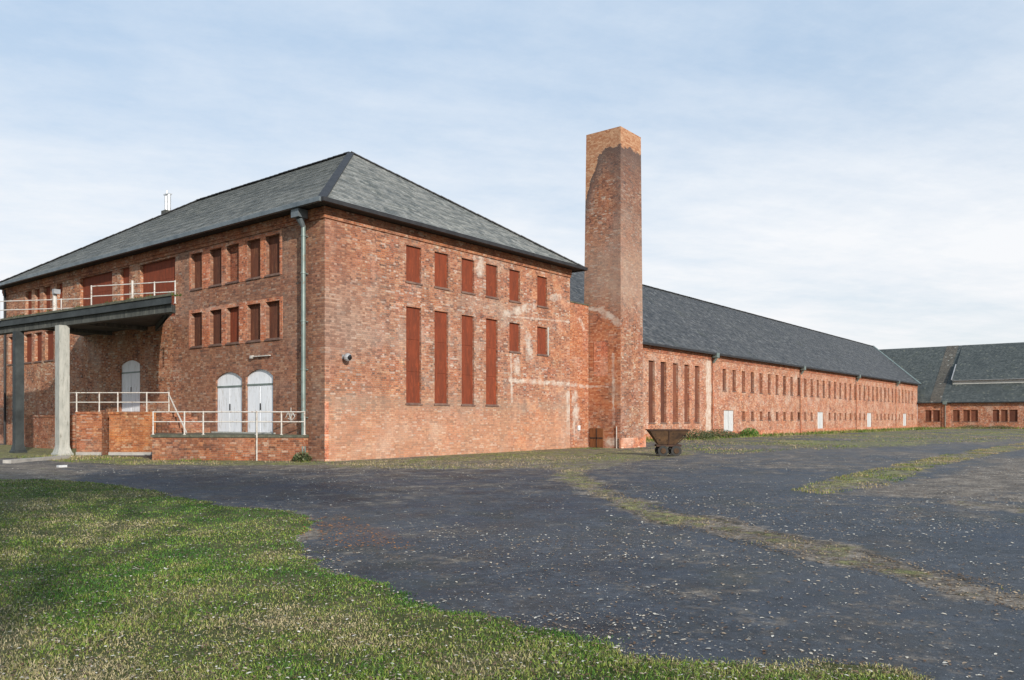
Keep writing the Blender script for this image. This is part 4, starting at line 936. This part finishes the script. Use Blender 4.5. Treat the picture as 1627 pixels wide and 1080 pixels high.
# ------------------------------------------------------------------ saw-tooth loading docks
def dock(name, label, poly, z1, brick, cop, over=.05, base=None):
    t = thing(name, label, 'dock', (poly[0][0], poly[0][1], 0))
    mb = MB(); mb.prism(poly, -.15, z1-.10); mb.build('brickwork', brick, t)
    cx = sum(p[0] for p in poly)/len(poly); cy = sum(p[1] for p in poly)/len(poly)
    mb = MB(); mb.prism([(p[0] if p[0] > -.05 else p[0]+(p[0]-cx)*.02-.02, p[1]+(p[1]-cy)*.01) for p in poly], z1-.098, z1); mb.build('coping', cop, t)
    return t
dk = dock('loading_dock', 'low brick loading dock below the two white doors', [(-.02, .95), (-.25, .9), (-3.5, 5.85), (-1.25, 9.58), (-.02, 9.58)], .97, M['dock'], M['coping'])
mb = MB(); mb.box(-1.6, -.05, 7.6, 8.1, .972, 1.19); mb.box(-1.6, -.05, 8.1, 8.6, .972, 1.42); mb.box(-1.6, -.05, 8.6, 9.1, .972, 1.65); mb.box(-1.4, -.05, 9.1, 9.56, .972, 1.85); mb.build('steps', M['dock'], dk)
mb = MB(); mb.box(-.06, -.02, 3.0, 7.5, .972, 1.03); mb.build('threshold', M['conc'], dk)
def lerp2(a, b, s): return (a[0]+(b[0]-a[0])*s, a[1]+(b[1]-a[1])*s)
pA, pB = (-1.30, 9.60), (-3.46, 12.40)
q1, q2 = lerp2(pA, pB, .60), lerp2(pA, pB, .69)
dock('loading_platform', 'raised rust-stained brick platform block next to the low dock', [pA, q1, (q1[0]+.8, q1[1]+.6), (-.02, 13.2), (-.02, 9.6)], 1.87, M['rustbrick'], M['rustbrick'])
dock('loading_platform', 'raised brick platform block beside the pale column', [q2, pB, (-3.2, 12.9), (-.02, 15.9), (-.02, 13.22), (q2[0]+.8, q2[1]+.62)], 1.87, M['dock'], M['dock'])
for (a, b) in ((pA, q1), (q2, pB)):
    mb = MB(); n_ = Vector((-(b[1]-a[1]), b[0]-a[0])).normalized(); n_ = -n_ if n_.x > 0 else n_
    p = [(a[0], a[1]), (b[0], b[1]), (b[0]+n_.x*.06, b[1]+n_.y*.06), (a[0]+n_.x*.06, a[1]+n_.y*.06)]
    mb.prism(p, -.1, .13); o = mb.build('plinth_strip', M['kerb']); tag(o, 'pale concrete strip at the foot of the %s platform block' % ('rust-stained' if a is pA else 'left-hand'), 'kerb')
dock('brick_bench', 'low shaded brick block against the wall beyond the columns', [(-1.0, 20.6), (-1.0, 25.3), (-.02, 25.3), (-.02, 20.6)], 1.75, M['dock'], M['dock'])
dl = lambda s: lerp2((-3.48, 5.82), (-.19, .81), s)
railing('dock_railing', 'white tube railing along the low dock in front of the two white doors', [dl(0), dl(.985)], .972, 1.84, (1.83, 1.46), (.0, .21, .335, .685, .85, 1.0))
mb = MB(); p = lerp2((-3.48, 5.82), (-.19, .81), .685); mb.frustum((p[0]-.08, p[1]-.05, 0), .03, (p[0]-.08, p[1]-.05, 1.86), .03, 8)
tag(mb.build('dock_pipe', M['whitepipe']), 'thin white pipe standing up the front of the low dock', 'pipe')
pl = [(-1.0, 9.25), (-1.26, 9.55), (-1.7, 10.12), (-3.44, 12.36), (-3.6, 13.4)]
rl = railing('platform_railing', 'white tube railing on top of the raised brick platform', pl, 1.872, 2.70, (2.69, 2.28), (.0, .19, .44, .60, .80, 1.0))
mb = MB(); mb.tube([(-1.0, 9.2, 2.55), (-1.6, 6.75, 1.0)], .032, 8); mb.tube([(-1.0, 9.25, 1.0), (-1.0, 9.25, 2.7)], .03, 8)
o = mb.build('stair_handrail', M['whitepipe']); tag(o, 'diagonal white handrail beside the dock steps', 'handrail')

# kerbs by the columns
mb = MB()
a, b = (-7.75, 7.81), (-4.95, 9.7); n = 6
for i in range(n):
    p, q = lerp2(a, b, i/n), lerp2(a, b, (i+.97)/n)
    k = MB(); k.beam((*p, .04), (*q, .04), .32, .16)
    lab = ('kerb stone nearest the left edge of the photo, left of the dark column', 'second kerb stone from the left edge, in front of the dark column', 'third kerb stone from the left edge, before the gap between the columns', 'fourth kerb stone from the left edge, between dark and pale column', 'kerb stone second nearest the foot of the pale column', 'kerb stone touching the foot of the pale column')[i]
    tag(k.build('kerb_stone', M['kerb']), lab, 'kerb stone', 'kerb stones in a row by the pale column')
k = MB(); k.box(-7.66, -7.40, 3.80, 3.98, -.02, .07); tag(k.build('white_block', M['halldoor']), 'single white painted concrete block lying on the asphalt near the pale column', 'block')

# ------------------------------------------------------------------ tipping cart
ct = thing('tipping_cart', 'rusty steel tipping cart with a flared tub on small wheels', 'cart', (11.81, -7.85, 0), math.atan2(-.784, .62))
def cbuild(mb, name, mat, par=None): return mb.build(name, mat, par or ct, local=True)
mb = MB(); zt, zb_ = 1.10, .50
top = [(-.83, -.45), (.83, -.45), (.83, .45), (-.83, .45)]; bot = [(-.42, -.26), (.30, -.26), (.30, .26), (-.42, .26)]
itop = [(x*.96, y*.93) for x, y in top]; ibot = [(x*.92, y*.88) for x, y in bot]
for i in range(4):
    j = (i+1) % 4
    mb.face([(*bot[i], zb_), (*bot[j], zb_), (*top[j], zt), (*top[i], zt)]); mb.face([(*ibot[j], zb_+.03), (*ibot[i], zb_+.03), (*itop[i], zt), (*itop[j], zt)]); mb.face([(*top[i], zt), (*top[j], zt), (*itop[j], zt), (*itop[i], zt)])
mb.face([(*p, zb_) for p in bot][::-1]); mb.face([(*p, zb_+.03) for p in ibot])
tub = cbuild(mb, 'tub', M['rust'])
mb = MB()
for i in range(4): mb.beam((*top[i], zt), (*top[(i+1) % 4], zt), .05, .05)
mb.beam((0, -.455, zt), (0, -.265, zb_), .05, .04); mb.build('rim', M['rustdark'], tub, local=True)
mb = MB(); 
for s_ in (-1, 1): mb.beam((-.50, .20*s_, .44), (.55, .20*s_, .44), .07, .09); mb.beam((.30, .22*s_, .46), (.72, .30*s_, .86), .05, .05); mb.beam((.05, .2*s_, .44), (.42, .24*s_, .78), .05, .05)
mb.beam((.5, -.22, .44), (.5, .22, .44), .07, .07); mb.beam((-.45, -.22, .44), (-.45, .22, .44), .07, .07); mb.beam((.72, -.3, .86), (.72, .3, .86), .05, .05)
mb.beam((-.25, -.36, .22), (-.25, .36, .22), .05, .05); mb.beam((.30, -.36, .22), (.30, .36, .22), .05, .05)
for xx in (-.25, .30):
    for s_ in (-1, 1): mb.beam((xx, .2*s_, .22), (xx, .2*s_, .44), .06, .05)
cbuild(mb, 'chassis', M['rustdark'])
for xx in (-.25, .30):
    for s_ in (-1, 1):
        mb = MB(); mb.frustum((xx, .30*s_, .22), .22, (xx, .40*s_, .22), .22, 20); wh = cbuild(mb, 'wheel', M['rubber'])
        mb = MB(); mb.frustum((xx, .402*s_, .22), .12, (xx, .425*s_, .22), .10, 14); mb.build('hub', M['rust'], wh, local=True)

# ------------------------------------------------------------------ shrubs at the hall wall
def leafy(name, label, cat, loc, rad, ht, n, cols, group=None):
    t = thing(name, label, cat, loc); 
    mb = MB()
    for i in range(7):
        a = random.random()*6.28; mb.frustum((0, 0, 0), .02, (math.cos(a)*rad*.5, math.sin(a)*rad*.5, ht*.75), .006, 5)
    mb.build('stem', M['rustdark'], t, local=True)
    a = rng.random(n)*6.283; rr = np.sqrt(rng.random(n))*rad; z = rng.random(n)*ht*(1-.6*(rr/rad)**2)+.02
    x, y = np.cos(a)*rr, np.sin(a)*rr; s = rng.uniform(.03, .07, n)
    v1 = rng.normal(0, 1, (n, 3)); v1 /= np.linalg.norm(v1, axis=1)[:, None]; v2 = rng.normal(0, 1, (n, 3)); v2 -= (v2*v1).sum(1)[:, None]*v1; v2 /= np.linalg.norm(v2, axis=1)[:, None]
    c = np.stack([x, y, z], -1); P = np.stack([c-v1*s[:, None], c+v2*s[:, None]*.5, c+v1*s[:, None], c-v2*s[:, None]*.5], 1)
    b = (np.arange(n)*4)[:, None]; T = np.concatenate([b+[0, 1, 2], b+[0, 2, 3]], 1).reshape(-1, 3)
    o = raw_mesh('foliage', P.reshape(-1, 3), T, np.repeat(pal(rng.random(n), cols), 4, 0), M['blade'], None, None); del o['kind']; o.parent = t
    return t
G1 = [(.03, .10, .015), (.08, .19, .03), (.13, .24, .05)]; G2 = [(.03, .05, .02), (.07, .09, .035), (.13, .13, .06)]
leafy('weed_bush', 'bright green weed bush beside the first white hall door', 'bush', (50.3, 3.9, 0), .8, .75, 1800, G1)
leafy('weed_bush', 'dull green weed clump between the downpipe and the first white hall door', 'bush', (43.0, 3.6, 0), 1.6, .7, 2600, G2)
leafy('weed_bush', 'low dull weed clump at the foot of the tall hall windows behind the cart', 'bush', (37.2, 3.2, 0), 1.7, .75, 2600, G2)
leafy('weed_bush', 'low weed clump against the far hall beside its pale pier', 'bush', (121.6, -3.2, 0), 2.2, .55, 1500, G2)
leafy('weed_bush', 'low weed clump against the far hall near the right edge', 'bush', (121.6, -6.8, 0), 1.8, .5, 1500, G2)
leafy('weed_bush', 'small dark plant at the foot of the grey downpipe by the corner', 'plant', (-.45, .75, 0), .35, .35, 500, G2)

# ------------------------------------------------------------------ tree standing on the lawn behind the viewer (casts the shade on the lawn)
def tree(label, cx, cy, H, rad, nleaf, seed):
    random.seed(seed); t = thing('lawn_tree', label, 'tree', (cx, cy, 0)); mb = MB(); tips = []
    def grow(p, d_, L, r, lv):
        q = p+d_*L; mb.frustum(p, r, q, r*.68, 7 if lv < 2 else 4, cap=False)
        if lv >= 4: tips.append(q); return
        for i in range(3 if lv else 5):
            nd = (d_+Vector((random.uniform(-1, 1), random.uniform(-1, 1), random.uniform(-.15, .55)))*.75).normalized()
            grow(q if lv else p+d_*L*random.uniform(.7, 1), nd, L*random.uniform(.58, .75), r*.6, lv+1)
    grow(Vector((0, 0, -.1)), Vector((.03, .02, 1)).normalized(), H*.42, .17, 0)
    mb.build('trunk', M['coping'], t, local=True)
    tp_ = np.array([tuple(p) for p in tips]); idx = rng.integers(0, len(tp_), nleaf); c = tp_[idx]+rng.normal(0, rad, (nleaf, 3)); s = rng.uniform(.07, .14, nleaf)
    v1 = rng.normal(0, 1, (nleaf, 3)); v1 /= np.linalg.norm(v1, axis=1)[:, None]; v2 = rng.normal(0, 1, (nleaf, 3)); v2 -= (v2*v1).sum(1)[:, None]*v1; v2 /= np.linalg.norm(v2, axis=1)[:, None]
    P = np.stack([c-v1*s[:, None], c+v2*s[:, None]*.6, c+v1*s[:, None], c-v2*s[:, None]*.6], 1); b = (np.arange(nleaf)*4)[:, None]
    T = np.concatenate([b+[0, 1, 2], b+[0, 2, 3]], 1).reshape(-1, 3)
    o = raw_mesh('crown', P.reshape(-1, 3), T, np.repeat(pal(rng.random(nleaf), G2), 4, 0), M['blade'], None, None); del o['kind']; o.parent = t
bt = cam2site(3.6, -11.6)
tree('tall leafy tree behind the camera throwing soft shade on the lawn', bt[0], bt[1], 14.5, .75, 60000, 4)
